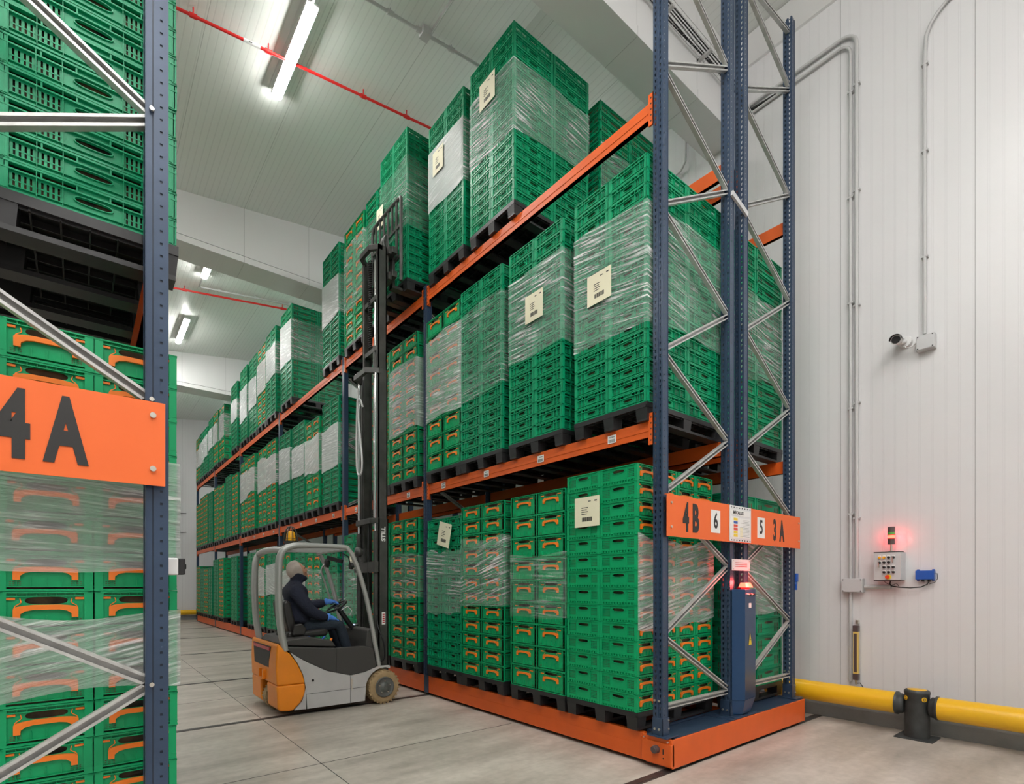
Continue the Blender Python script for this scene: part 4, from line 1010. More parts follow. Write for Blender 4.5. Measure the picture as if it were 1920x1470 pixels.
b = MB(); b.tube([(XW - 0.06, 1.70, 4.02), (XW - 0.09, 1.67, 3.985), (XW - 0.07, 1.63, 3.99), (XW - 0.05, 1.595, 4.03)], 0.006, n=8); b.build('cable', M['conduit'], cc)

# operator panel
def wy(u_):  # helper: y on the wall for a column of the plan
    return u_
opx = XW - 0.17
op = thing('control_station', 'grey wall-mounted control panel with selector switches and red stop button', 'control panel', (XW, 1.83, 1.53))
PY0, PY1, PZ0, PZ1 = 1.70, 1.93, 1.545, 1.845
MB().box(opx, PY0, PZ0, XW, PY1, PZ1).build('enclosure', M['grey_pl'], op, bevel=0.004)
MB().box(opx - 0.012, PY0 - 0.002, PZ0 + 0.003, opx, PY1 + 0.002, PZ1 - 0.003).build('door', M['grey_pl'], op, bevel=0.003)
b = MB(); b.box(opx - 0.014, PY0 - 0.003, PZ1 - 0.002, XW - 0.08, PY1 + 0.003, PZ1 + 0.004); b.box(opx - 0.014, PY0 - 0.003, PZ0 - 0.004, XW - 0.08, PY1 + 0.003, PZ0 + 0.002); b.build('gasket', M['black'], op)
fx_ = opx - 0.012
grid = [(0, 0, 'amber'), (0, 1, 'amber'), (0, 2, 'sw'), (0, 3, 'key'), (1, 0, 'key'), (1, 1, 'sw'), (1, 2, 'sw'), (2, 1, 'sw'), (2, 2, 'sw'), (2, 3, 'sw'), (3, 1, 'sw'), (3, 2, 'sw'), (3, 3, 'sw')]
for r_, c_, kd in grid:
    y = PY1 - 0.05 - c_ * 0.040; z = PZ1 - 0.058 - r_ * 0.052
    p = MB(); p.box(fx_ - 0.002, y - 0.014, z + 0.009, fx_, y + 0.014, z + 0.024); lab = p.build('legend_plate', M['paperw'], op)
    p = MB(); p.cyl((fx_, y, z), (fx_ - 0.014, y, z), 0.0125, n=16); p.cyl((fx_ - 0.014, y, z), (fx_ - 0.024, y, z), 0.010, n=14)
    if kd != 'amber': p.bar((fx_ - 0.026, y - 0.008, z - 0.008), (fx_ - 0.026, y + 0.008, z + 0.008), 0.006, 0.012, (1, 0, 0))
    p.build('indicator_lamp' if kd == 'amber' else 'selector_switch', M['amber' if kd == 'amber' else 'black'], op)
    if kd == 'key':
        p = MB(); p.box(fx_ - 0.045, y - 0.002, z - 0.04, fx_ - 0.024, y + 0.002, z + 0.004); p.cyl((fx_ - 0.03, y - 0.003, z - 0.042), (fx_ - 0.03, y + 0.003, z - 0.042), 0.014, n=12); p.build('key', M['steel'], op)
p = MB(); p.cyl((fx_, 1.803, PZ0 + 0.035), (fx_ - 0.008, 1.803, PZ0 + 0.035), 0.026, n=20); eb_ = p.build('yellow_collar', M['yellow_w'], op)
p = MB(); p.cyl((fx_ - 0.008, 1.805, PZ0 + 0.035), (fx_ - 0.03, 1.805, PZ0 + 0.035), 0.012, n=16); p.cyl((fx_ - 0.03, 1.805, PZ0 + 0.035), (fx_ - 0.042, 1.805, PZ0 + 0.035), 0.021, 0.018, n=20); p.build('stop_button', M['red_btn'], op)
# stack light on top
st = thing('stack_light', 'signal tower with lit red ring on top of the control panel', 'signal light', (XW - 0.1, 1.80, PZ1))
bx, by = XW - 0.10, 1.800
b = MB(); b.cyl((bx, by, PZ1 + 0.004), (bx, by, PZ1 + 0.012), 0.035, 0.03, n=18); b.cyl((bx, by, PZ1 + 0.012), (bx, by, PZ1 + 0.085), 0.009, n=10); b.build('stem', M['steel'], st)
z = PZ1 + 0.085
for nm, h_, mm in (('base', 0.055, 'brown'), ('red_ring', 0.008, 'redglass'), ('lit_red_lens', 0.034, 'red_core'), ('red_ring', 0.006, 'redglass'), ('green_lens', 0.028, 'greenglass'), ('cap', 0.055, 'brown')):
    b = MB(); b.cyl((bx, by, z), (bx, by, z + h_), 0.032 if 'ring' not in nm else 0.034, n=22); b.build(nm, M[mm], st); z += h_
for sgn in (-1, 1):
    ld = bpy.data.lights.new('red_glow', 'POINT'); ld.color = (1, 0.02, 0.04); ld.energy = 0.055; ld.shadow_soft_size = 0.02
    lo = bpy.data.objects.new('red_glow', ld); COL.objects.link(lo); lo.parent = st; lo.location = (0.03, sgn * 0.045, 0.165)
# blue antenna box
bb = thing('junction_box', 'bright blue receiver box on the wall right of the control panel', 'junction box', (XW, 1.53, 1.6))
MB().box(XW - 0.07, 1.455, 1.552, XW, 1.605, 1.645).build('box', M['blue_box'], bb, bevel=0.005)
b = MB()
for y in (1.468, 1.592): b.box(XW - 0.03, y - 0.01, 1.540, XW - 0.005, y + 0.01, 1.658)
b.build('mounting_lug', M['blue_box'], bb, bevel=0.003)
b = MB(); 
for y in (1.50, 1.55): b.cyl((XW - 0.035, y, 1.552), (XW - 0.035, y, 1.53), 0.012, n=12)
b.build('cable_gland', M['black'], bb)
b = MB(); b.tube([(XW - 0.035, 1.50, 1.53), (XW - 0.045, 1.515, 1.50), (XW - 0.05, 1.56, 1.475), (XW - 0.05, 1.65, 1.465), (XW - 0.05, 1.75, 1.472), (XW - 0.05, 1.815, 1.485), (XW - 0.05, 1.825, 1.51), (XW - 0.05, 1.82, 1.54)], 0.006, n=8)
b.tube([(XW - 0.05, 1.82, 1.49), (XW - 0.05, 1.79, 1.50), (XW - 0.05, 1.77, 1.515), (XW - 0.05, 1.745, 1.48)], 0.003, n=6)
b.tube([(XW - 0.05, 1.82, 1.50), (XW - 0.05, 1.85, 1.51), (XW - 0.05, 1.88, 1.54)], 0.003, n=6)
b.tube([(XW - 0.04, 1.50, 1.505), (XW - 0.04, 1.455, 1.52), (XW - 0.04, 1.432, 1.56), (XW - 0.04, 1.435, 1.615), (XW - 0.04, 1.455, 1.615)], 0.003, n=6)
tag(b.build('cable', M['black']), 'black cable sagging between the control panel and the blue box', 'cable')
# light curtain
lc = thing('light_curtain', 'slim yellow safety light curtain upright on the wall above barrier', 'light curtain', (XW - 0.06, 2.13, 0.4))
b = MB(); b.box(XW - 0.10, 2.105, 0.50, XW - 0.045, 2.150, 0.97); b.build('housing', M['yellow_l'], lc, bevel=0.003)
b = MB(); b.box(XW - 0.102, 2.113, 0.52, XW - 0.10, 2.142, 0.95); b.build('window', M['brown'], lc)
for za in (0.43, 0.97): MB().box(XW - 0.103, 2.102, za, XW - 0.042, 2.153, za + 0.07).build('end_cap', M['brown'], lc, bevel=0.002)
b = MB(); b.box(XW - 0.06, 2.115, 1.06, XW, 2.14, 1.10); b.cyl((XW - 0.07, 2.128, 0.43), (XW - 0.07, 2.128, 0.38), 0.012, n=8); b.build('bracket', M['steel'], lc)
b = MB(); b.tube([(XW - 0.07, 2.128, 0.39), (XW - 0.07, 2.09, 0.40), (XW - 0.06, 2.07, 0.36), (XW - 0.05, 2.07, 0.25)], 0.005, n=6); b.build('cable', M['black'], lc)

# barrier along the right wall
BX, BZ, BR = 6.52, 0.315, 0.107
def rail(y0, y1, label):
    t = thing('barrier_rail', label, 'barrier rail', (BX, (y0 + y1) / 2, BZ), 'yellow tube barrier along the wall')
    b = MB(); b.cyl((BX, y0, BZ), (BX, y1, BZ), BR, n=32); b.build('tube', M['yellow'], t)
    return t
r1 = rail(1.64, 2.9, 'thick yellow barrier tube between the rack and the bollard')
r2 = rail(-2.5, 1.35, 'thick yellow barrier tube running right from the bollard')
for y, sg_, r_ in ((1.60, 1, r1), (1.39, -1, r2)):
    b = MB(); b.lathe([(0.075, 0), (0.098, 0.02 * sg_), (0.098, 0.045 * sg_), (0.113, 0.05 * sg_), (0.113, 0.07 * sg_)], (BX, y - 0.01 * sg_, BZ), 'y', 28); b.build('end_collar', M['bollard'], r_)
bo = thing('bollard', 'short dark grey round bollard joining the yellow barrier tubes', 'bollard', (BX, 1.495, 0))
b = MB(); b.lathe([(0.098, 0.012), (0.098, 0.43), (0.102, 0.435), (0.102, 0.455), (0.09, 0.47)], (BX, 1.495, 0), 'z', 36); b.build('post', M['bollard'], bo)
b = MB(); b.lathe([(0.075, 0.468), (0.075, 0.474), (0.05, 0.476)], (BX, 1.495, 0), 'z', 28); b.build('top_ring', M['yellow'], bo)
b = MB(); b.box(BX - 0.15, 1.345, 0, BX + 0.15, 1.645, 0.012); b.build('base_plate', M['bollard'], bo, bevel=0.003)
for a in (3.92, 2.35):
    c = Vector((BX + 0.0985 * math.cos(a), 1.495 + 0.0985 * math.sin(a), 0.39)); n_ = Vector((math.cos(a), math.sin(a), 0))
    b = MB(); b.cyl(c, c + n_ * 0.004, 0.022, n=20); rg = b.build('plug', M['yellow'], bo)
    b = MB(); b.cyl(c + n_ * 0.004, c + n_ * 0.006, 0.013, n=16); b.build('plug_ring', M['bollard'], rg)
    b = MB(); b.cyl(c + n_ * 0.006, c + n_ * 0.008, 0.008, n=16); b.build('plug_centre', M['yellow'], rg)
b = MB(); b.cyl((-3, YE - 0.34, 0.32), (3.92, YE - 0.34, 0.32), 0.107, n=24); tag(b.build('barrier_rail', M['yellow']), 'yellow barrier tube low on the far end wall', 'barrier rail')
tag(MB().lathe([(0.1, 0), (0.1, 0.47)], (4.03, YE - 0.34, 0), 'z', 24).build('bollard', M['bollard']), 'dark bollard at the far end wall past the last rack bay', 'bollard')

# ------------------------------------------------------------------ pipes, trays under the ceiling
def slope_pipe(x0, x1, y, r, name, m, label, cat, couplings=(), dz=0.1):
    b = MB(); pts = [(x, y, ceil_z(x) - dz) for x in sorted(set([x0, x1] + [q for q in (-3, 4.6) if x0 < q < x1]))]
    b.tube(pts, r, n=10); o = b.build(name, M[m]); tag(o, label, cat)
    for x in couplings: k = MB(); k.cyl((x - 0.04, y, ceil_z(x) - dz - 0.005), (x + 0.04, y, ceil_z(x) - dz + 0.005), r * 1.5, n=10); k.cyl((x, y, ceil_z(x) - dz), (x, y, ceil_z(x)), 0.008, n=6); k.build('pipe_clamp', M[m], o)
    return o
slope_pipe(-8.9, 6.9, 6.95, 0.018, 'sprinkler_pipe', 'red_pipe', 'thin red sprinkler pipe crossing the ceiling behind the big light', 'pipe', (-4, -1, 1.05, 1.9, 3.2, 3.9, 5.5))
o = slope_pipe(1.60, 1.80, 6.95, 0.022, 'pipe_label', 'white_pl', 'white printed sleeve on the red sprinkler pipe', 'label')
b = MB(); b.add([(1.66, 6.926, ceil_z(1.66) - 0.118), (1.70, 6.926, ceil_z(1.7) - 0.118), (1.70, 6.926, ceil_z(1.7) - 0.105), (1.66, 6.926, ceil_z(1.66) - 0.105)], [(0, 1, 2, 3)]); b.build('print', M['ink'], o)
slope_pipe(-8.9, 6.9, 13.75, 0.022, 'sprinkler_pipe', 'red_pipe', 'second red sprinkler pipe beyond the middle ceiling beam', 'pipe', (-3, 1.9, 4.1))
slope_pipe(2.2, 6.9, 5.75, 0.02, 'conduit', 'conduit', 'grey conduit crossing the ceiling right of the large light', 'conduit', (2.6, 3.0, 3.4, 3.9, 4.6, 5.6), dz=0.06)
slope_pipe(2.2, 6.9, 13.55, 0.02, 'conduit', 'conduit', 'grey conduit beside the second red pipe', 'conduit', (2.6, 3.4, 4.2), dz=0.06)
b = MB(); b.tube([(2.17, 6.08, ceil_z(2.17) - 0.09), (2.17, 6.02, ceil_z(2.17) - 0.05), (2.2, 5.9, ceil_z(2.2) - 0.03), (2.28, 5.78, ceil_z(2.28) - 0.06)], 0.012, n=8); tag(b.build('cable', M['white_pl']), 'white cable curving from the large light to its conduit', 'cable')
MBc = MB(); MBc.box(3.43, 5.68, ceil_z(3.5) - 0.12, 3.55, 5.80, ceil_z(3.5) - 0.02); tag(MBc.build('junction_box', M['conduit'], bevel=0.004), 'small grey junction box on the ceiling conduit', 'junction box')
for i, (y0, y1) in enumerate(((5.0, 5.75), (10.96, 13.55))):
    b = MB(); b.tube([(3.55 if i == 0 else 2.17, y0, ceil_z(3.55 if i == 0 else 2.17) - 0.05), (3.55 if i == 0 else 2.17, y1, ceil_z(3.55 if i == 0 else 2.17) - 0.05)], 0.014, n=8); tag(b.build('conduit', M['conduit']), ('thin conduit branching off the ceiling junction box', 'thin conduit running along the aisle to the distant lights')[i], 'conduit')
# wire cable tray on the near beam
ct = thing('cable_tray', 'wire cable tray with black cables along the face of the near white beam', 'cable tray', (5.4, 3.44, 7.95))
b = MB()
for y, z in ((3.47, 7.93), (3.40, 7.93), (3.33, 7.93), (3.33, 7.99), (3.47, 7.99)): b.tube([(-2, y, z), (6.95, y, z)], 0.003, n=5)
x = -2.0
while x < 6.95:
    b.tube([(x, 3.47, 7.99), (x, 3.47, 7.93), (x, 3.33, 7.93), (x, 3.33, 7.99)], 0.0025, n=4); x += 0.1
b.build('wire_basket', M['galv'], ct)
b = MB()
for k in range(5): b.tube([(xx, 3.36 + 0.022 * k + 0.012 * math.sin(xx * 2 + k), 7.945 + 0.008 * math.sin(xx * 3 + 2 * k)) for xx in [-2 + 0.3 * i for i in range(31)]], 0.007, n=6)
b.build('cable_bundle', M['black'], ct)
b = MB()
for x in (4.4, 5.2, 6.0, 6.7): b.box(x, 3.32, 7.90, x + 0.04, 3.50, 7.925); b.box(x, 3.48, 7.82, x + 0.04, 3.50, 7.925)
b.build('bracket', M['galv'], ct)
b = MB(); b.tube([(XC, 2.9, 7.66), (XC, 3.30, 7.70), (XC - 0.05, 3.40, 7.80), (XC - 0.1, 3.42, 7.93)], 0.018, n=8); tag(b.build('cable', M['black']), 'black cable bend where wall conduit meets the cable tray', 'cable')
b = MB(); b.tube([(XC, 5.9, 7.45), (XC, 4.5, 7.50), (XC, 4.32, 7.53), (XC, 4.24, 7.62), (XC, 4.22, 8.4)], 0.014, n=8); tag(b.build('conduit', M['conduit']), 'conduit on the wall behind the near beam, seen between posts', 'conduit')
# loose cables on the end wall
for z, sag, lab in ((4.55, 0.02, 'upper thin cable strung across the far end wall'), (3.75, 0.12, 'lower sagging cable strung across the far end wall')):
    b = MB(); b.tube([(-2 + i * 0.35, YE - 0.03, z - sag * math.sin(PI * ((i % 8) / 8))) for i in range(17)], 0.012, n=6); tag(b.build('cable', M['black']), lab, 'cable')

# ------------------------------------------------------------------ forklift
TY0, TY1, TC = 6.00, 7.08, 6.54
def F(x, z): return (x * 0.987, 1.5 + (z - 1.5) * 0.987)
XZ = lambda a, b, t: (a, t, b)
tk = thing('forklift', 'orange and grey forklift truck with raised black mast facing the rack', 'forklift', (2.4, TC, 0))
def poly(pts): return [F(*p) for p in pts]
# counterweight
up = poly([(2.077, .352), (2.046, .457), (1.98, .597), (1.905, .704), (1.816, .78), (1.772, .835), (1.755, .80), (1.745, .60), (1.755, .352)])[::-1]
lowp = poly([(1.755, .352), (1.765, .09), (1.80, .06), (1.89, .05), (1.94, .055), (2.03, .14), (2.077, .234), (2.077, .352)])
b = MB(); b.prism(up, XZ, TY0, TY1); cwt = b.build('counterweight', M['fl_orange'], tk, bevel=0.022, seg=3)
for ya_, yb_ in ((TY0 + 0.004, TC - 0.13), (TC + 0.13, TY1 - 0.004)): MB().prism(lowp, XZ, ya_, yb_).build('lower_counterweight', M['fl_orange'], tk, bevel=0.022, seg=3)
b = MB(); x0 = F(1.75, 0)[0]
b.box(x0 + 0.10, TC - 0.13, 0.16, x0 + 0.13, TC + 0.13, 0.36); b.build('wheel_bay', M['black'], tk)
b = MB(); xw = F(1.748, 0)[0]
b.add([(xw - 0.004, 6.22, .79), (xw - 0.004, 6.96, .79), (xw - 0.004, 6.90, .545), (xw - 0.004, 6.30, .545), (xw + 0.03, 6.22, .79), (xw + 0.03, 6.96, .79), (xw + 0.03, 6.90, .545), (xw + 0.03, 6.30, .545)],
      [(0, 1, 2, 3), (0, 4, 5, 1), (1, 5, 6, 2), (2, 6, 7, 3), (3, 7, 4, 0)]); b.build('rear_window', M['fl_dark'], tk)
b = MB(); b.box(xw - 0.010, 6.25, .74, xw, 6.93, .78); b.build('rear_light', M['redglass'], tk)
b = MB(); b.box(xw - 0.03, TC - 0.10, 0.40, xw + 0.03, TC - 0.06, 0.50); b.box(xw - 0.03, TC + 0.06, 0.40, xw + 0.03, TC + 0.10, 0.50); b.box(xw - 0.035, TC - 0.10, 0.385, xw + 0.03, TC + 0.10, 0.405); b.build('tow_hitch', M['fl_orange'], tk, bevel=0.006)
# grey chassis with arch over the front wheel
wx, wz = F(3.085, 0)[0] - 0.005, 0.212
arch = [(wx + 0.243 * math.cos(t), wz + 0.243 * math.sin(t)) for t in [math.radians(a) for a in (68, 85, 100, 115, 130, 145, 160, 172, 184)]]
low = poly([(1.95, .055), (2.60, .052), (2.84, .047)])
topc = poly([(2.945, .445), (2.825, .408), (2.634, .383), (2.34, .466), (2.1, .592), (1.91, .723), (1.985, .597), (2.052, .457), (2.083, .352), (2.083, .234), (2.036, .14)])
outl = low + [(F(2.845, 0)[0], 0.10)] + arch[::-1] + topc
for yy0, yy1 in ((TY0 + 0.006, TY0 + 0.05), (TY1 - 0.05, TY1 - 0.006)):
    b = MB(); n = len(outl)
    # triangulate fan-safe: build as strips between lower and upper chains
    xs = sorted(set([round(F(x, 0)[0], 4) for x in (1.95, 2.036, 2.083, 2.1, 2.2, 2.34, 2.48, 2.634, 2.75, 2.825)] + [round(p[0], 4) for p in arch]))
    def interp(ch, x):
        for p, q in zip(ch, ch[1:]):
            if min(p[0], q[0]) - 1e-6 <= x <= max(p[0], q[0]) + 1e-6 and abs(p[0] - q[0]) > 1e-9: return p[1] + (q[1] - p[1]) * (x - p[0]) / (q[0] - p[0])
        return None
    upc = sorted(poly([(1.905, .723), (2.0, .655), (2.1, .592), (2.34, .466), (2.634, .383), (2.825, .405), (2.945, .445), (3.02, .462), (3.17, .455)])); 
    # left slanted edge with the counterweight, then lower chain incl. arch
    loc_ = sorted([F(1.905, .722), F(1.985, .597), F(2.05, .457), F(2.083, .30)]) 
    lowc = [(F(2.083, 0)[0] - 1e-5, F(0, .05)[1]), (F(2.845, 0)[0] - 0.02, F(0, .047)[1])] + arch[::-1]
    P = []
    seq = [F(1.905, .722)[0], F(1.95, 0)[0], F(1.985, 0)[0], F(2.05, 0)[0], F(2.082, 0)[0]]
    for x in seq: P.append((x, interp(upc, x) or F(0, .722)[1], interp(loc_, x) or F(0, .30)[1]))
    for x in [v for v in xs if v > F(2.083, 0)[0]] + [F(2.845, 0)[0] - 0.02]:
        u_ = interp(upc, x); l_ = interp(lowc, x)
        if u_ is None: u_ = F(0, .455)[1]
        if l_ is not None: P.append((x, max(u_, l_ + 0.004), l_))
    P = sorted(set(P))
    for (xa, ua, la), (xb_, ub, lb) in zip(P, P[1:]):
        b.add([(xa, yy0, la), (xb_, yy0, lb), (xb_, yy0, ub), (xa, yy0, ua), (xa, yy1, la), (xb_, yy1, lb), (xb_, yy1, ub), (xa, yy1, ua)],
              [(0, 1, 2, 3), (7, 6, 5, 4), (3, 2, 6, 7), (0, 4, 5, 1)])
    # wedge under the slanted edge
    w1 = poly([(1.95, .056), (2.084, .05), (2.084, .30), (2.04, .14)])
    b.prism(w1, XZ, yy0, yy1)
    sp_ = b.build('side_panel', M['fl_grey'], tk)
    if yy0 < TC:
        s_ = MB(); xg = F(2.634, 0)[0]; s_.box(xg - 0.003, yy0 - 0.002, 0.06, xg + 0.003, yy0 + 0.001, 0.39); s_.box(F(2.08, 0)[0], yy0 - 0.0015, 0.236, xg + 0.2, yy0 + 0.001, 0.240); s_.build('panel_gap', M['black'], sp_)
        s_ = MB(); kx, kz = F(2.165, .376); s_.cyl((kx, yy0 - 0.004, kz), (kx, yy0 + 0.002, kz), 0.014, n=16); s_.build('keyhole', M['black'], sp_)
        s_ = MB(); s_.box(xg + 0.008, yy0 - 0.004, 0.22, xg + 0.022, yy0, 0.36); s_.build('hinge', M['steel'], sp_)
b = MB(); b.box(F(1.98, 0)[0], TY0 + 0.05, 0.06, 2.72, TY1 - 0.05, 0.42); b.box(2.60, TY0 + 0.24, 0.10, 3.12, TY1 - 0.24, 0.42); b.build('chassis', M['fl_dark'], tk)
# dark covers: battery hood and low side skirts
dk = poly([(1.84, .79), (1.905, .725), (2.1, .592), (2.34, .466), (2.46, .425), (2.46, .733), (2.34, .738), (2.1, .765)])
b = MB(); b.prism(dk, XZ, TY0 + 0.012, TY1 - 0.012); b.build('battery_hood', M['fl_dark'], tk, bevel=0.012)
dk2 = poly([(2.455, .428), (2.634, .386), (2.825, .41), (2.984, .452), (2.944, .684), (2.86, .722), (2.76, .733), (2.455, .733)])
for yy0, yy1 in ((TY0 + 0.010, TY0 + 0.06), (TY1 - 0.06, TY1 - 0.010)):
    b = MB(); b.prism(dk2, XZ, yy0, yy1); b.build('side_skirt', M['fl_dark'], tk, bevel=0.008)
b = MB(); b.prism(poly([(1.85, .80), (2.47, .745), (2.42, .82), (2.15, .88), (1.90, .86)]), XZ, TY0 + 0.06, TY1 - 0.06); b.build('seat_deck', M['fl_dark'], tk, bevel=0.01)
b = MB(); b.box(2.42, TY0 + 0.06, 0.40, 2.95, TY1 - 0.06, 0.43); b.build('floor_plate', M['fl_dark'], tk)
b = MB(); b.prism([(2.80, .43), (3.02, .43), (2.97, .93), (2.90, .95), (2.84, .93)], XZ, TY0 + 0.06, TY1 - 0.06); b.build('front_cowl', M['fl_dark'], tk, bevel=0.015)
b = MB(); b.prism([(2.81, .93), (2.93, .98), (2.935, .95), (2.82, .90)], XZ, TC - 0.02, TC + 0.12); dp = b.build('display', M['black'], tk, bevel=0.004)
b = MB(); b.add([(2.835, TC + 0.0, .945), (2.90, TC + 0.0, .972), (2.90, TC + 0.09, .972), (2.835, TC + 0.09, .945)], [(0, 1, 2, 3)]); b.build('screen', emit('screen_glow', (.45, .5, .8), 0.12), dp)
# wheels
def wheel(x, y0, y1, r, out, rear=False):
    w_ = thing('wheel', '', '', (0, 0, 0)); del w_['label']; del w_['category']
    w_.parent = tk; w_.location = (x - 2.4, 0, 0); yc = (y0 + y1) / 2
    z = r
    b = MB(); prof = [(r * 0.60, y0 - yc), (r * 0.80, y0 - yc), (r * 0.93, y0 - yc + 0.008), (r * 0.985, y0 - yc + 0.03), (r, 0), (r * 0.985, y1 - yc - 0.03), (r * 0.93, y1 - yc - 0.008), (r * 0.80, y1 - yc), (r * 0.60, y1 - yc)]
    b.lathe(prof, (x, yc, z), 'y', 48)
    nb = 26
    for k in range(nb):
        a = 2 * PI * k / nb; 
        for s_ in (-1, 1):
            aa = a + (0 if s_ > 0 else PI / nb)
            yA, yB = (yc + s_ * 0.012, yc + s_ * ((y1 - y0) / 2 - 0.004))
            vs_ = []
            for rr in (r * 0.93, r * 1.005):
                for da in (-0.055, 0.055):
                    for y in (yA, yB): vs_.append((x + rr * math.cos(aa + da), y, z + rr * math.sin(aa + da)))
            b.add(vs_, [(0, 1, 3, 2), (4, 6, 7, 5), (0, 4, 5, 1), (2, 3, 7, 6), (0, 2, 6, 4), (1, 5, 7, 3)])
    b.build('tyre', M['tyre'], w_)
    yo = y0 if out < 0 else y1; s_ = out
    b = MB(); b.lathe([(r * 0.61, 0), (r * 0.60, 0.012 * s_), (r * 0.54, 0.012 * s_), (r * 0.50, 0.003 * s_), (r * 0.26, 0.003 * s_), (r * 0.22, 0.016 * s_), (0.01, 0.018 * s_)], (x, yo, z), 'y', 36)
    b.lathe([(r * 0.6, 0), (r * 0.6, (y1 - y0) * -s_)], (x, yo, z), 'y', 24)
    rm = b.build('rim', M['rim'], w_)
    b = MB()
    for k in range(5):
        a = 2 * PI * k / 5 + 0.3; b.cyl((x + r * .36 * math.cos(a), yo, z + r * .36 * math.sin(a)), (x + r * .36 * math.cos(a), yo + 0.012 * s_, z + r * .36 * math.sin(a)), 0.009, n=8)
    b.build('wheel_nuts', M['steel'], rm)
wheel(wx, TY0 - 0.025, TY0 + 0.145, 0.212, -1); wheel(wx, TY1 - 0.145, TY1 + 0.025, 0.212, 1)
wheel(F(1.93, 0)[0], TC - 0.08, TC + 0.08, 0.17, -1)
# seat
b = MB(); b.prism([(1.93, .86), (2.42, .86), (2.45, .93), (2.40, .965), (2.05, .93), (1.95, .95)], XZ, TC - 0.24, TC + 0.24); b.build('seat_cushion', M['seat'], tk, bevel=0.03, seg=3)
b = MB(); b.prism([(1.96, .92), (2.06, .93), (2.03, 1.10), (1.985, 1.29), (1.93, 1.32), (1.89, 1.28), (1.92, 1.08)], XZ, TC - 0.22, TC + 0.22); b.build('seat_backrest', M['seat'], tk, bevel=0.035, seg=3)
for s_ in (-1, 1):
    b = MB(); b.prism([(1.98, .90), (2.12, .90), (2.14, .98), (2.08, 1.04), (2.0, 1.03)], XZ, TC + s_ * 0.30 - 0.03, TC + s_ * 0.30 + 0.03); b.build('seat_side_bolster', M['seat'], tk, bevel=0.015)
b = MB(); b.box(2.16, TC - 0.285, 0.855, 2.19, TC - 0.255, 0.88); b.tube([(2.30, 6.16, .84), (2.34, 6.16, .875)], 0.012, n=8); b.build('seat_belt', M['blue_box'], tk)
b = MB(); b.cyl((2.40, 6.14, .82), (2.415, 6.14, .85), 0.014, n=10); b.build('orange_knob', M['orange_h'], tk)
# steering column and wheel
b = MB(); b.cyl((2.86, TC, .92), (2.67, TC, 1.18), 0.035, 0.03, n=14); sc_ = b.build('steering_column', M['black'], tk)
b = MB(); cc_ = Vector((2.64, TC, 1.215)); nrm = Vector((-0.5, 0, 0.87)).normalized(); e1 = Vector((0, 1, 0)); e2 = nrm.cross(e1)
b.tube([cc_ + (e1 * math.cos(t) + e2 * math.sin(t)) * 0.135 for t in [2 * PI * k / 28 for k in range(29)]], 0.013, n=8)
for t in (0.5, 2.6, 4.7): b.bar(cc_, cc_ + (e1 * math.cos(t) + e2 * math.sin(t)) * 0.13, 0.03, 0.008, nrm)
b.cyl(cc_ - nrm * 0.03, cc_ + nrm * 0.01, 0.04, n=16); b.build('steering_wheel', M['black'], tk)
b = MB(); b.cyl((2.62, TC + 0.12, 1.235), (2.61, TC + 0.12, 1.27), 0.018, n=10); b.build('steering_knob', M['black'], tk)
b = MB()
for k, p in enumerate([(2.70, TC + 0.02, 1.17), (2.72, TC + 0.05, 1.10)]): pass
b.tube([(2.66, TC - 0.09, 1.17), (2.74, TC - 0.11, 1.22), (2.80, TC - 0.11, 1.16), (2.78, TC - 0.09, 1.10)], 0.006, n=6); b.build('lever', M['white_pl'], tk)
# overhead guard
def smooth(pts, k=4):
    P_ = [Vector(p) for p in pts]; out = []
    for i in range(len(P_) - 1):
        p0, p1, p2, p3 = P_[max(i - 1, 0)], P_[i], P_[i + 1], P_[min(i + 2, len(P_) - 1)]
        for j in range(k):
            t = j / k; out.append(0.5 * ((2 * p1) + (p2 - p0) * t + (2 * p0 - 5 * p1 + 4 * p2 - p3) * t * t + (3 * p1 - p0 - 3 * p2 + p3) * t ** 3))
    return out + [P_[-1]]
side = poly([(1.855, .74), (1.80, 1.05), (1.782, 1.40), (1.785, 1.70), (1.80, 1.82), (1.845, 1.90), (1.93, 1.94), (2.06, 1.957), (2.54, 1.960), (2.62, 1.925), (2.68, 1.84), (2.76, 1.65), (2.865, 1.30), (2.95, .88), (3.03, .46)])
for y, nm in ((TY0 + 0.035, 'n'), (TY1 - 0.035, 'f')):
    b = MB(); pts = smooth([(x, y, z) for x, z in side]); b.tube(pts, [0.040 - 0.012 * min(1, max(0, (p.x - 1.8) / 0.5)) for p in pts], n=12)
    b.build('guard_side_tube', M['tube'], tk)
xb = F(1.80, 0)[0]
b = MB(); b.tube(smooth([(xb + .03, TY0 + 0.05, 1.885), (xb + .01, 6.35, 1.905), (xb + .01, 6.75, 1.905), (xb + .03, TY1 - 0.05, 1.885)]), 0.038, n=12); b.build('guard_rear_bar', M['tube'], tk)
b = MB(); b.tube([(2.58, TY0 + 0.04, 1.935), (2.58, TY1 - 0.04, 1.935)], 0.028, n=10); b.build('guard_front_bar', M['tube'], tk)
for y in (6.25, 6.44, 6.64, 6.83):
    b = MB(); b.bar((1.86, y, 1.93), (2.58, y, 1.945), 0.012, 0.04); b.build('guard_roof_bar', M['tube'], tk)
b = MB(); b.tube(smooth([(2.66, TY1 - 0.05, 1.78), (2.60, TY1 - 0.10, 1.70), (2.62, TY1 - 0.10, 1.62), (2.75, TY1 - 0.08, 1.25)]), 0.012, n=8); b.build('grab_handle', M['tube'], tk)
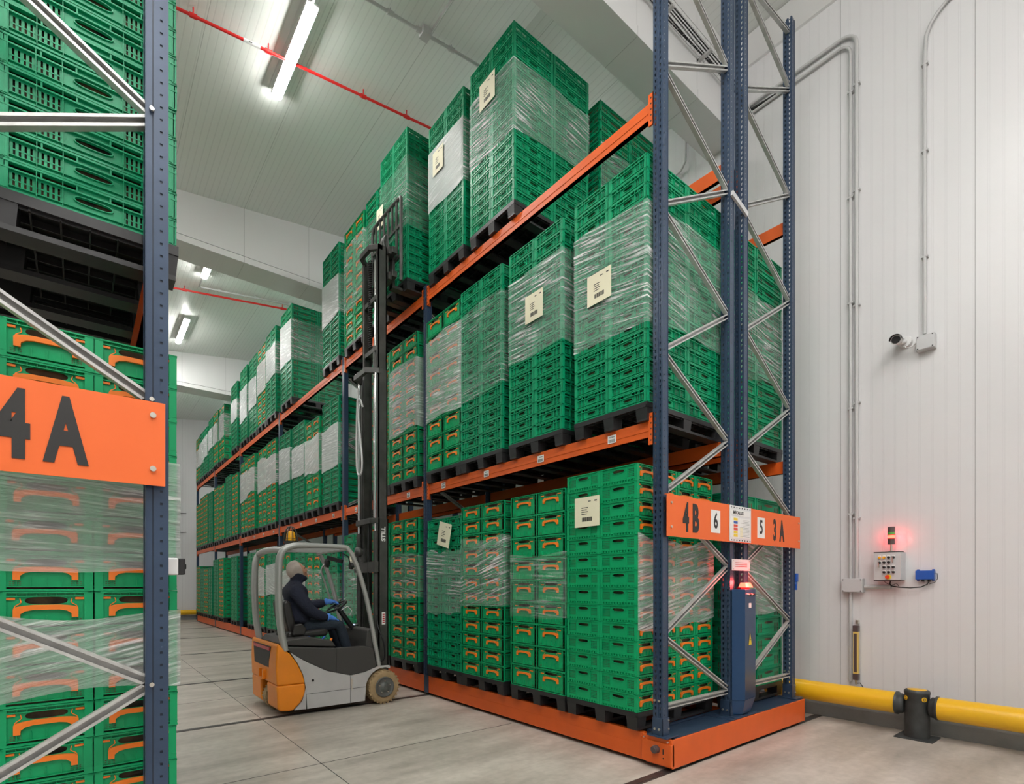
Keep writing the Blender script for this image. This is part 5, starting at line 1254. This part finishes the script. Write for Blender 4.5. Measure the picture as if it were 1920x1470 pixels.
b = MB(); b.bar((2.62, 6.80, 1.86), (2.72, 6.55, 1.80), 0.03, 0.05); b.lathe([(0.02, 0), (0.06, 0.02), (0.065, 0.05), (0.02, 0.07)], (2.60, 6.86, 1.79), 'x', 18); b.build('work_light', M['black'], tk)
b = MB(); b.cyl((2.76, 6.4, 1.74), (2.80, 6.4, 1.74), 0.045, n=16); b.tube([(2.76, 6.4, 1.78), (2.74, 6.4, 1.86), (2.66, 6.4, 1.90)], 0.008, n=6); b.build('mirror', M['black'], tk)
# roof fittings and caged beacon
b = MB(); b.bar((1.84, 6.50, 1.93), (2.02, 6.36, 2.01), 0.03, 0.015); b.bar((1.90, 6.62, 1.93), (2.04, 6.5, 2.0), 0.03, 0.015); b.build('beacon_bracket', M['mast'], tk)
bc = MB(); bc.lathe([(0.055, 0), (0.057, 0.02), (0.050, 0.09), (0.040, 0.115), (0.015, 0.125)], (2.04, 6.5, 2.03), 'z', 20); bc.build('beacon', M['amber'], tk)
b = MB(); b.cyl((2.04, 6.5, 2.0), (2.04, 6.5, 2.03), 0.075, n=20)
for k in range(4):
    a = PI * k / 4
    b.tube([(2.04 + 0.085 * math.cos(a) * math.cos(t), 6.5 + 0.085 * math.sin(a) * math.cos(t), 2.02 + 0.19 * math.sin(t) ** 0.8 if math.sin(t) > 0 else 2.02) for t in [PI * j / 14 for j in range(15)]], 0.005, n=6)
b.tube([(2.04 + 0.085 * math.cos(t), 6.5 + 0.085 * math.sin(t), 2.06) for t in [2 * PI * j / 20 for j in range(21)]], 0.004, n=6)
b.build('beacon_cage', M['mast'], tk)
# mast
def chan(x0, x1, y0, y1, z0, z1, open_side):
    b = MB(); t = 0.014
    b.box(x0, y0, z0, x0 + t, y1, z1); b.box(x1 - t, y0, z0, x1, y1, z1)
    if open_side > 0: b.box(x0, y0, z0, x1, y0 + t, z1)
    else: b.box(x0, y1 - t, z0, x1, y1, z1)
    return b
stages = [('outer_mast_rail', 6.215, 6.275, 3.075, 3.215, 0.06, 2.36), ('middle_mast_rail', 6.262, 6.318, 3.095, 3.225, 0.10, 4.33), ('inner_mast_rail', 6.300, 6.352, 3.11, 3.235, 0.9, 5.99)]
mast_parts = []
for nm, ya_, yb_, xa_, xb2, za_, zb_ in stages:
    mast_parts.append(chan(xa_, xb2, ya_, yb_, za_, zb_, 1).build(nm, M['mast'], tk))
    chan(xa_, xb2, 2 * TC - yb_, 2 * TC - ya_, za_, zb_, -1).build(nm, M['mast'], tk)
def vbar(x0, xm, y0, y1, z0, z1, nm):
    b = MB(); pts = [(x0 + 0.05, y0), (xm, y0 + 0.12), (xm, y1 - 0.12), (x0 + 0.05, y1), (x0 + 0.05, y1 - 0.0), (x0 + 0.05, y0)]
    P2 = [(x0, y0), (xm, y0 + 0.10), (xm, y1 - 0.10), (x0, y1), (x0 + 0.06, y1), (xm + 0.05, y1 - 0.12), (xm + 0.05, y0 + 0.12), (x0 + 0.06, y0)]
    for i in range(3):
        a_, b2 = P2[i], P2[i + 1]; c2, d2 = P2[6 - i], P2[7 - i]
        b.prism([a_, b2, c2, d2], lambda x, y, t: (x, y, t), z0, z1)
    return b.build(nm, M['mast'], tk, bevel=0.004)
vbar(3.08, 3.00, 6.22, 6.86, 2.30, 2.37, 'outer_crossbar'); vbar(3.10, 2.95, 6.26, 6.82, 4.27, 4.34, 'middle_crossbar'); vbar(3.12, 3.02, 6.30, 6.78, 5.92, 5.99, 'inner_crossbar')
for za, zb in ((1.66, 1.80), (0.45, 0.60)): MB().box(3.02, 6.22, za, 3.08, 6.86, zb).build('mast_crossplate', M['mast'], tk, bevel=0.004)
for z in (4.62, 5.30): 
    b = MB(); b.box(3.12, 6.34, z, 3.20, 6.74, z + 0.06); b.build('hose_clamp', M['mast'], tk)
b = MB(); b.cyl((3.15, 6.46, 4.70), (3.15, 6.46, 5.92), 0.022, n=16); b.build('lift_rod', M['chrome'], tk)
b = MB(); b.cyl((3.15, 6.46, 2.40), (3.15, 6.46, 4.70), 0.034, n=16); b.build('lift_cylinder', M['mast'], tk)
for y in (6.285, 2 * TC - 6.285):
    b = MB(); b.cyl((3.065, y, 2.2), (3.065, y, 4.27), 0.017, n=14); rd = b.build('lift_rod', M['chrome'], tk)
    b = MB(); b.cyl((3.065, y, 0.35), (3.065, y, 2.2), 0.032, n=14); b.build('lift_cylinder', M['mast'], tk)
def coil(x, y, z0, z1, r, pitch, wr):
    b = MB(); n = int((z1 - z0) / pitch * 8); b.tube([(x + r * math.cos(2 * PI * k / 8), y + r * math.sin(2 * PI * k / 8), z0 + (z1 - z0) * k / n) for k in range(n + 1)], wr, n=5); return b
coil(3.13, 6.58, 4.70, 5.90, 0.022, 0.030, 0.008).build('spiral_hose', M['black'], tk)
b = MB(); z = 2.4
while z < 4.3: b.box(3.09, 6.375, z, 3.11, 6.40, z + 0.02); b.box(3.095, 6.368, z + 0.014, 3.105, 6.407, z + 0.034); z += 0.034
b.build('lift_chain', M['steel'], tk)
b = MB(); b.tube(smooth([(3.03, 6.60, 3.9), (3.0, 6.62, 4.0), (3.0, 6.68, 3.98), (3.01, 6.70, 3.8), (3.02, 6.66, 3.5), (3.02, 6.60, 3.2), (3.02, 6.62, 3.02), (3.01, 6.70, 3.0), (3.01, 6.75, 3.2), (3.02, 6.77, 3.7), (3.04, 6.77, 4.2)]), 0.014, n=8); b.build('hydraulic_hose', M['conduit'], tk)
b = MB(); b.tube(smooth([(3.05, 6.45, 2.3), (3.03, 6.43, 1.9), (3.03, 6.42, 1.4), (3.05, 6.40, 1.0)]), 0.010, n=6); b.tube(smooth([(3.06, 6.24, 1.1), (3.05, 6.18, 0.95), (3.10, 6.12, 0.75), (3.12, 6.14, 0.55), (3.06, 6.18, 0.50)]), 0.010, n=8); b.build('hydraulic_hose', M['black'], tk)
b = MB(); b.lathe([(0.02, 0), (0.065, 0.015), (0.07, 0.05), (0.045, 0.09), (0.02, 0.10)], (2.90, 6.55, 1.93), 'x', 20); b.box(2.97, 6.53, 1.80, 3.05, 6.58, 1.98); b.build('headlight', M['mast'], tk)
# lettering on the mast
me = text_mesh('STILL', 0.075, 0.003, 1.1); me.materials.clear(); me.materials.append(M['paperw'])
o = bpy.data.objects.new('lettering', me); COL.objects.link(o); o.parent = mast_parts[0]; o.location = Vector((3.145, 6.213, 2.16)) - Vector(root_loc(mast_parts[0])); o.rotation_euler = (PI / 2, -PI / 2, 0)
b = MB(); b.box(3.12, 6.213, 0.98, 3.17, 6.215, 1.14); o = b.build('sticker', M['paperw'], mast_parts[0]); b = MB()
for k in range(5): b.box(3.13, 6.2122, 1.0 + k * 0.026, 3.16, 6.213, 1.013 + k * 0.026)
b.build('print', M['redglass'], o)
# carriage, backrest, forks
b = MB(); b.box(3.25, 6.27, 5.56, 3.29, 6.81, 5.66); b.box(3.25, 6.27, 5.90, 3.29, 6.81, 6.0); b.box(3.25, 6.33, 5.56, 3.28, 6.37, 6.0); b.box(3.25, 6.71, 5.56, 3.28, 6.75, 6.0); b.box(3.29, 6.24, 5.60, 3.36, 6.84, 5.68); b.box(3.29, 6.24, 5.92, 3.36, 6.84, 6.0); b.build('fork_carriage', M['mast'], tk, bevel=0.004)
b = MB()
for y in (6.40, 6.44, 6.48): b.tube(smooth([(3.27, y, 5.98), (3.24, y, 6.12), (3.28, y, 6.22), (3.31, y, 6.10), (3.30, y, 5.8)]), 0.011, n=8)
b.build('hydraulic_hose', M['rim'], tk)
b = MB(); XB_ = 3.40
b.tube(smooth([(XB_, 6.21, 5.56), (XB_, 6.21, 6.2), (XB_, 6.21, 6.62), (XB_, 6.25, 6.68), (XB_, 6.5, 6.69), (XB_, 6.95, 6.69), (XB_, 7.04, 6.64), (XB_, 7.07, 6.52), (XB_, 7.07, 5.9)], 3), 0.024, n=8)
b.box(XB_ - 0.012, 6.21, 6.29, XB_ + 0.012, 7.07, 6.325); b.box(XB_ - 0.012, 6.21, 5.88, XB_ + 0.012, 7.07, 5.92)
for k in range(6): y = 6.335 + k * 0.122; b.box(XB_ - 0.008, y - 0.022, 5.9 if k in (0, 5) else 6.3, XB_ + 0.008, y + 0.022, 6.69)
b.build('load_backrest', M['mast'], tk)
for y in (6.42, 6.78):
    b = MB(); b.box(3.36, y - 0.05, 5.53, 3.395, y + 0.05, 6.0); b.add([(3.36, y - 0.05, 5.525), (3.36, y + 0.05, 5.525), (3.36, y + 0.05, 5.565), (3.36, y - 0.05, 5.565), (4.5, y - 0.045, 5.535), (4.5, y + 0.045, 5.535), (4.5, y + 0.045, 5.548), (4.5, y - 0.045, 5.548)],
        [(0, 3, 2, 1), (4, 5, 6, 7), (0, 1, 5, 4), (1, 2, 6, 5), (2, 3, 7, 6), (3, 0, 4, 7)]); b.build('fork', M['mast'], tk)

# ------------------------------------------------------------------ driver
def skin_obj(name, nodes, edges, root, m, parent=None, sub=2, remesh=None, extra=None):
    """nodes: {key: (co, radius or (rx, ry))}"""
    keys = list(nodes); ix = {k: i for i, k in enumerate(keys)}
    me = bpy.data.meshes.new(name); me.from_pydata([tuple(nodes[k][0]) for k in keys], [(ix[a], ix[b_]) for a, b_ in edges], [])
    o = bpy.data.objects.new(name, me); COL.objects.link(o)
    md = o.modifiers.new('skin', 'SKIN'); md.use_smooth_shade = True; md.branch_smoothing = 0.6
    sv = me.skin_vertices[0].data if me.skin_vertices else None
    if sv is None:
        bpy.context.view_layer.objects.active = o; bpy.ops.mesh.customdata_skin_add(); sv = me.skin_vertices[0].data
    for k in keys:
        r = nodes[k][1]; sv[ix[k]].radius = (r, r) if not isinstance(r, tuple) else r
        sv[ix[k]].use_root = (k == root)
    o.modifiers.new('sub', 'SUBSURF').levels = sub
    dg = bpy.context.evaluated_depsgraph_get(); dg.update()
    m2 = bpy.data.meshes.new_from_object(o.evaluated_get(dg)); bpy.data.objects.remove(o)
    return m2
def finish(name, meshes, m, parent, remesh=None):
    """join meshes into one, optional voxel remesh, link under parent"""
    b = MB()
    for q in meshes: b.add([tuple(v.co) for v in q.vertices], [tuple(p.vertices) for p in q.polygons], 0, True)
    me = b.mesh(name, m)
    o = bpy.data.objects.new(name, me); COL.objects.link(o)
    if remesh:
        r = o.modifiers.new('remesh', 'REMESH'); r.mode = 'VOXEL'; r.voxel_size = remesh; r.use_smooth_shade = True
        s_ = o.modifiers.new('smooth', 'SMOOTH'); s_.iterations = 3; s_.factor = 0.5
        dg = bpy.context.evaluated_depsgraph_get(); dg.update()
        m2 = bpy.data.meshes.new_from_object(o.evaluated_get(dg)); o.modifiers.clear(); o.data = m2
        m2.materials.clear(); m2.materials.append(m)
    if parent: o.parent = parent
    return o
def ellips(c, rx, ry, rz, rot=0.0, n=20, deform=None):
    vs_ = []; fs = []; c = Vector(c); R = Matrix.Rotation(rot, 3, 'Y')
    for i in range(n + 1):
        th = PI * i / n
        for j in range(2 * n):
            ph = PI * j / n; p = Vector((math.sin(th) * math.cos(ph), math.sin(th) * math.sin(ph), math.cos(th)))
            if deform: p = deform(p)
            vs_.append(tuple(c + R @ Vector((p.x * rx, p.y * ry, p.z * rz))))
    for i in range(n):
        for j in range(2 * n): fs.append((i * 2 * n + j, (i + 1) * 2 * n + j, (i + 1) * 2 * n + (j + 1) % (2 * n), i * 2 * n + (j + 1) % (2 * n)))
    me = bpy.data.meshes.new('e'); me.from_pydata(vs_, [], fs); return me
PC = TC + 0.0
HC = Vector((2.135, PC, 1.665)); tilt = -0.42   # head leans back, looking up at the load
def hpt(x, y, z): return HC + Matrix.Rotation(tilt, 3, 'Y') @ Vector((x, y, z))
def head_def(p):
    q = p.copy()
    if q.z < 0: q.y *= 1 - 0.28 * (-q.z); q.x *= 1 - 0.12 * (-q.z)
    if q.x > 0.6: q.x = 0.6 + (q.x - 0.6) * 0.75
    return q
parts_ = [ellips(HC, 0.100, 0.078, 0.122, tilt, 20, head_def),
          ellips(hpt(0.060, 0, -0.075), 0.040, 0.040, 0.035, tilt, 10),               # chin
          ellips(hpt(0.103, 0, -0.018), 0.020, 0.014, 0.030, tilt - 0.25, 10),       # nose
          ellips(hpt(0.086, 0, 0.022), 0.020, 0.058, 0.014, tilt, 10),               # brow
          ellips(hpt(0.092, 0, -0.052), 0.012, 0.026, 0.010, tilt, 10)]              # mouth
for s_ in (-1, 1):
    parts_.append(ellips(hpt(-0.005, s_ * 0.078, -0.010), 0.018, 0.010, 0.030, tilt, 10))
    parts_.append(ellips(hpt(0.070, s_ * 0.040, -0.035), 0.022, 0.022, 0.020, tilt, 10))
sh_n, sh_f = (2.05, PC - 0.17, 1.42), (2.07, PC + 0.17, 1.42)
sk = {'pel': ((2.10, PC, 0.985), (0.12, 0.10)), 'bel': ((2.12, PC, 1.12), (0.115, 0.09)), 'che': ((2.11, PC, 1.33), (0.12, 0.09)), 'nek': ((2.10, PC, 1.50), 0.06), 'hed': ((2.125, PC, 1.60), 0.052),
      'sn': (sh_n, 0.040), 'sf': (sh_f, 0.040), 'en': ((2.215, PC - 0.235, 1.165), 0.032), 'ef': ((2.34, PC + 0.20, 1.22), 0.032),
      'wn': ((2.475, PC - 0.185, 1.075), 0.028), 'wf': ((2.585, PC + 0.13, 1.275), 0.028),
      'hn': ((2.20, PC - 0.10, 0.985), 0.065), 'hf': ((2.20, PC + 0.10, 0.985), 0.065), 'kn': ((2.60, PC - 0.15, 1.00), 0.048), 'kf': ((2.62, PC + 0.15, 0.98), 0.048),
      'an': ((2.74, PC - 0.17, 0.53), 0.040), 'af': ((2.76, PC + 0.16, 0.53), 0.040)}
ed = [('pel', 'bel'), ('bel', 'che'), ('che', 'nek'), ('nek', 'hed'), ('che', 'sn'), ('che', 'sf'), ('sn', 'en'), ('en', 'wn'), ('sf', 'ef'), ('ef', 'wf'), ('pel', 'hn'), ('pel', 'hf'), ('hn', 'kn'), ('hf', 'kf'), ('kn', 'an'), ('kf', 'af')]
bodym = skin_obj('body', sk, ed, 'pel', M['skin'])
per = finish('person', parts_ + [bodym], M['skin'], None, remesh=0.010)
tag(per, 'forklift driver in navy jacket, pale cap and blue gloves, seated and looking up', 'person')
# eyes
b = MB()
for s_ in (-1, 1): q = ellips(hpt(0.088, s_ * 0.030, 0.004), 0.007, 0.012, 0.006, tilt, 8); b.add([tuple(v.co) for v in q.vertices], [tuple(p.vertices) for p in q.polygons], 0, True)
b.build('eyes', M['black'], per)
# jacket
jk = {'pel': ((2.11, PC, 0.99), (0.185, 0.16)), 'bel': ((2.13, PC, 1.11), (0.19, 0.165)), 'che': ((2.125, PC, 1.30), (0.185, 0.155)), 'up': ((2.11, PC, 1.43), (0.15, 0.125)), 'nk': ((2.125, PC, 1.53), (0.095, 0.09)), 'col': ((2.15, PC, 1.60), (0.108, 0.105)),
      'sn': ((2.05, PC - 0.18, 1.43), 0.095), 'sf': ((2.07, PC + 0.18, 1.43), 0.095), 'mn': ((2.13, PC - 0.225, 1.29), 0.080), 'en': ((2.215, PC - 0.235, 1.165), 0.072), 'fn': ((2.34, PC - 0.22, 1.115), 0.064), 'wn': ((2.455, PC - 0.19, 1.085), 0.050),
      'mf': ((2.20, PC + 0.21, 1.32), 0.078), 'ef': ((2.34, PC + 0.20, 1.22), 0.068), 'wf': ((2.555, PC + 0.14, 1.268), 0.050)}
jk = {k_: (c_, (r_[0] * 1.17, r_[1] * 1.12) if isinstance(r_, tuple) else r_ * 1.12) for k_, (c_, r_) in jk.items()}
jk['co2'] = ((2.165, PC, 1.635), (0.135, 0.125))
je = [('col', 'co2'), ('pel', 'bel'), ('bel', 'che'), ('che', 'up'), ('up', 'nk'), ('nk', 'col'), ('up', 'sn'), ('up', 'sf'), ('sn', 'mn'), ('mn', 'en'), ('en', 'fn'), ('fn', 'wn'), ('sf', 'mf'), ('mf', 'ef'), ('ef', 'wf')]
finish('jacket', [skin_obj('j', jk, je, 'pel', M['jacket'])], M['jacket'], per, remesh=0.011)
tr = {'pel': ((2.14, PC, 0.965), (0.13, 0.13)), 'hn': ((2.24, PC - 0.10, 0.985), 0.105), 'hf': ((2.24, PC + 0.10, 0.985), 0.105), 'mn': ((2.42, PC - 0.14, 1.005), 0.092), 'mf': ((2.43, PC + 0.14, 0.995), 0.092), 'kn': ((2.61, PC - 0.155, 0.995), 0.082), 'kf': ((2.63, PC + 0.15, 0.975), 0.082),
      'cn': ((2.68, PC - 0.165, 0.77), 0.072), 'cf': ((2.70, PC + 0.16, 0.77), 0.072), 'an': ((2.745, PC - 0.17, 0.53), 0.062), 'af': ((2.765, PC + 0.16, 0.53), 0.062)}
te = [('pel', 'hn'), ('pel', 'hf'), ('hn', 'mn'), ('mn', 'kn'), ('kn', 'cn'), ('cn', 'an'), ('hf', 'mf'), ('mf', 'kf'), ('kf', 'cf'), ('cf', 'af')]
finish('trousers', [skin_obj('t', tr, te, 'pel', M['trouser'])], M['trouser'], per, remesh=0.011)
for s_, x in ((-0.17, 2.745), (0.16, 2.765)):
    bt = {'h': ((x - 0.03, PC + s_, 0.465), 0.036), 'a': ((x, PC + s_, 0.51), 0.045), 'm': ((x + 0.09, PC + s_, 0.465), 0.036), 't': ((x + 0.17, PC + s_ - 0.0, 0.458), 0.030)}
    finish('boot', [skin_obj('b', bt, [('h', 'a'), ('h', 'm'), ('m', 't')], 'h', M['black'])], M['black'], per)
def glove(w_, fwd, upv, sidev, curl, name='glove'):
    """palm and five separate bent fingers; fwd along the hand, sidev towards the thumb"""
    w_ = Vector(w_); f = Vector(fwd).normalized(); u = Vector(upv).normalized(); s_ = Vector(sidev).normalized()
    nd = {'d': (w_ - f * 0.075, 0.050), 'c': (w_ - f * 0.035, 0.044), 'w': (w_, 0.036), 'p': (w_ + f * 0.045, (0.042, 0.026)), 'q': (w_ + f * 0.080, (0.044, 0.020))}
    ms = [skin_obj('g', nd, [('d', 'c'), ('c', 'w'), ('w', 'p'), ('p', 'q')], 'w', M['glove'])]
    for k, (off, L) in enumerate(((0.030, 0.066), (0.010, 0.075), (-0.010, 0.070), (-0.030, 0.055))):
        a0 = w_ + f * 0.078 + s_ * off
        a1 = a0 + (f * math.cos(curl) - u * math.sin(curl)) * L * 0.42
        a2 = a1 + (f * math.cos(curl * 2) - u * math.sin(curl * 2)) * L * 0.34
        a3 = a2 + (f * math.cos(curl * 2.8) - u * math.sin(curl * 2.8)) * L * 0.26
        fd = {'0': (a0 - f * 0.02, 0.0105), 'a': (a0, 0.0108), 'b': (a1, 0.0100), 'c': (a2, 0.0092), 'd': (a3, 0.0080)}
        ms.append(skin_obj('f', fd, [('0', 'a'), ('a', 'b'), ('b', 'c'), ('c', 'd')], 'a', M['glove']))
    t0 = w_ + f * 0.025 + s_ * 0.026; t1 = t0 + s_ * 0.025 + f * 0.020 - u * 0.006; t2 = t1 + f * 0.028 + s_ * 0.006 - u * 0.012; t3 = t2 + f * 0.020 - u * 0.012
    ms.append(skin_obj('t', {'a': (t0, 0.013), 'b': (t1, 0.012), 'c': (t2, 0.0105), 'd': (t3, 0.009)}, [('a', 'b'), ('b', 'c'), ('c', 'd')], 'a', M['glove']))
    return finish(name, ms, M['glove'], per)
glove((2.485, PC - 0.183, 1.085), (0.93, 0.1, -0.28), (0.25, 0, 1), (0, 1, 0.0), 0.40)
glove((2.595, PC + 0.125, 1.275), (0.90, -0.35, -0.03), (0.1, 0, 1), (0, -1, 0), 0.75)
# cap: soft pale hood-like cap covering the skull
def cap_def(p):
    q = p.copy()
    if q.x > 0.35: q.x = 0.35 + (q.x - 0.35) * 0.25
    if q.z < -0.75: q.z = -0.75
    return q
ck = ellips(hpt(-0.012, 0, 0.022), 0.118, 0.100, 0.122, tilt, 20, cap_def)
o = finish('cap', [ck], M['cap'], per)
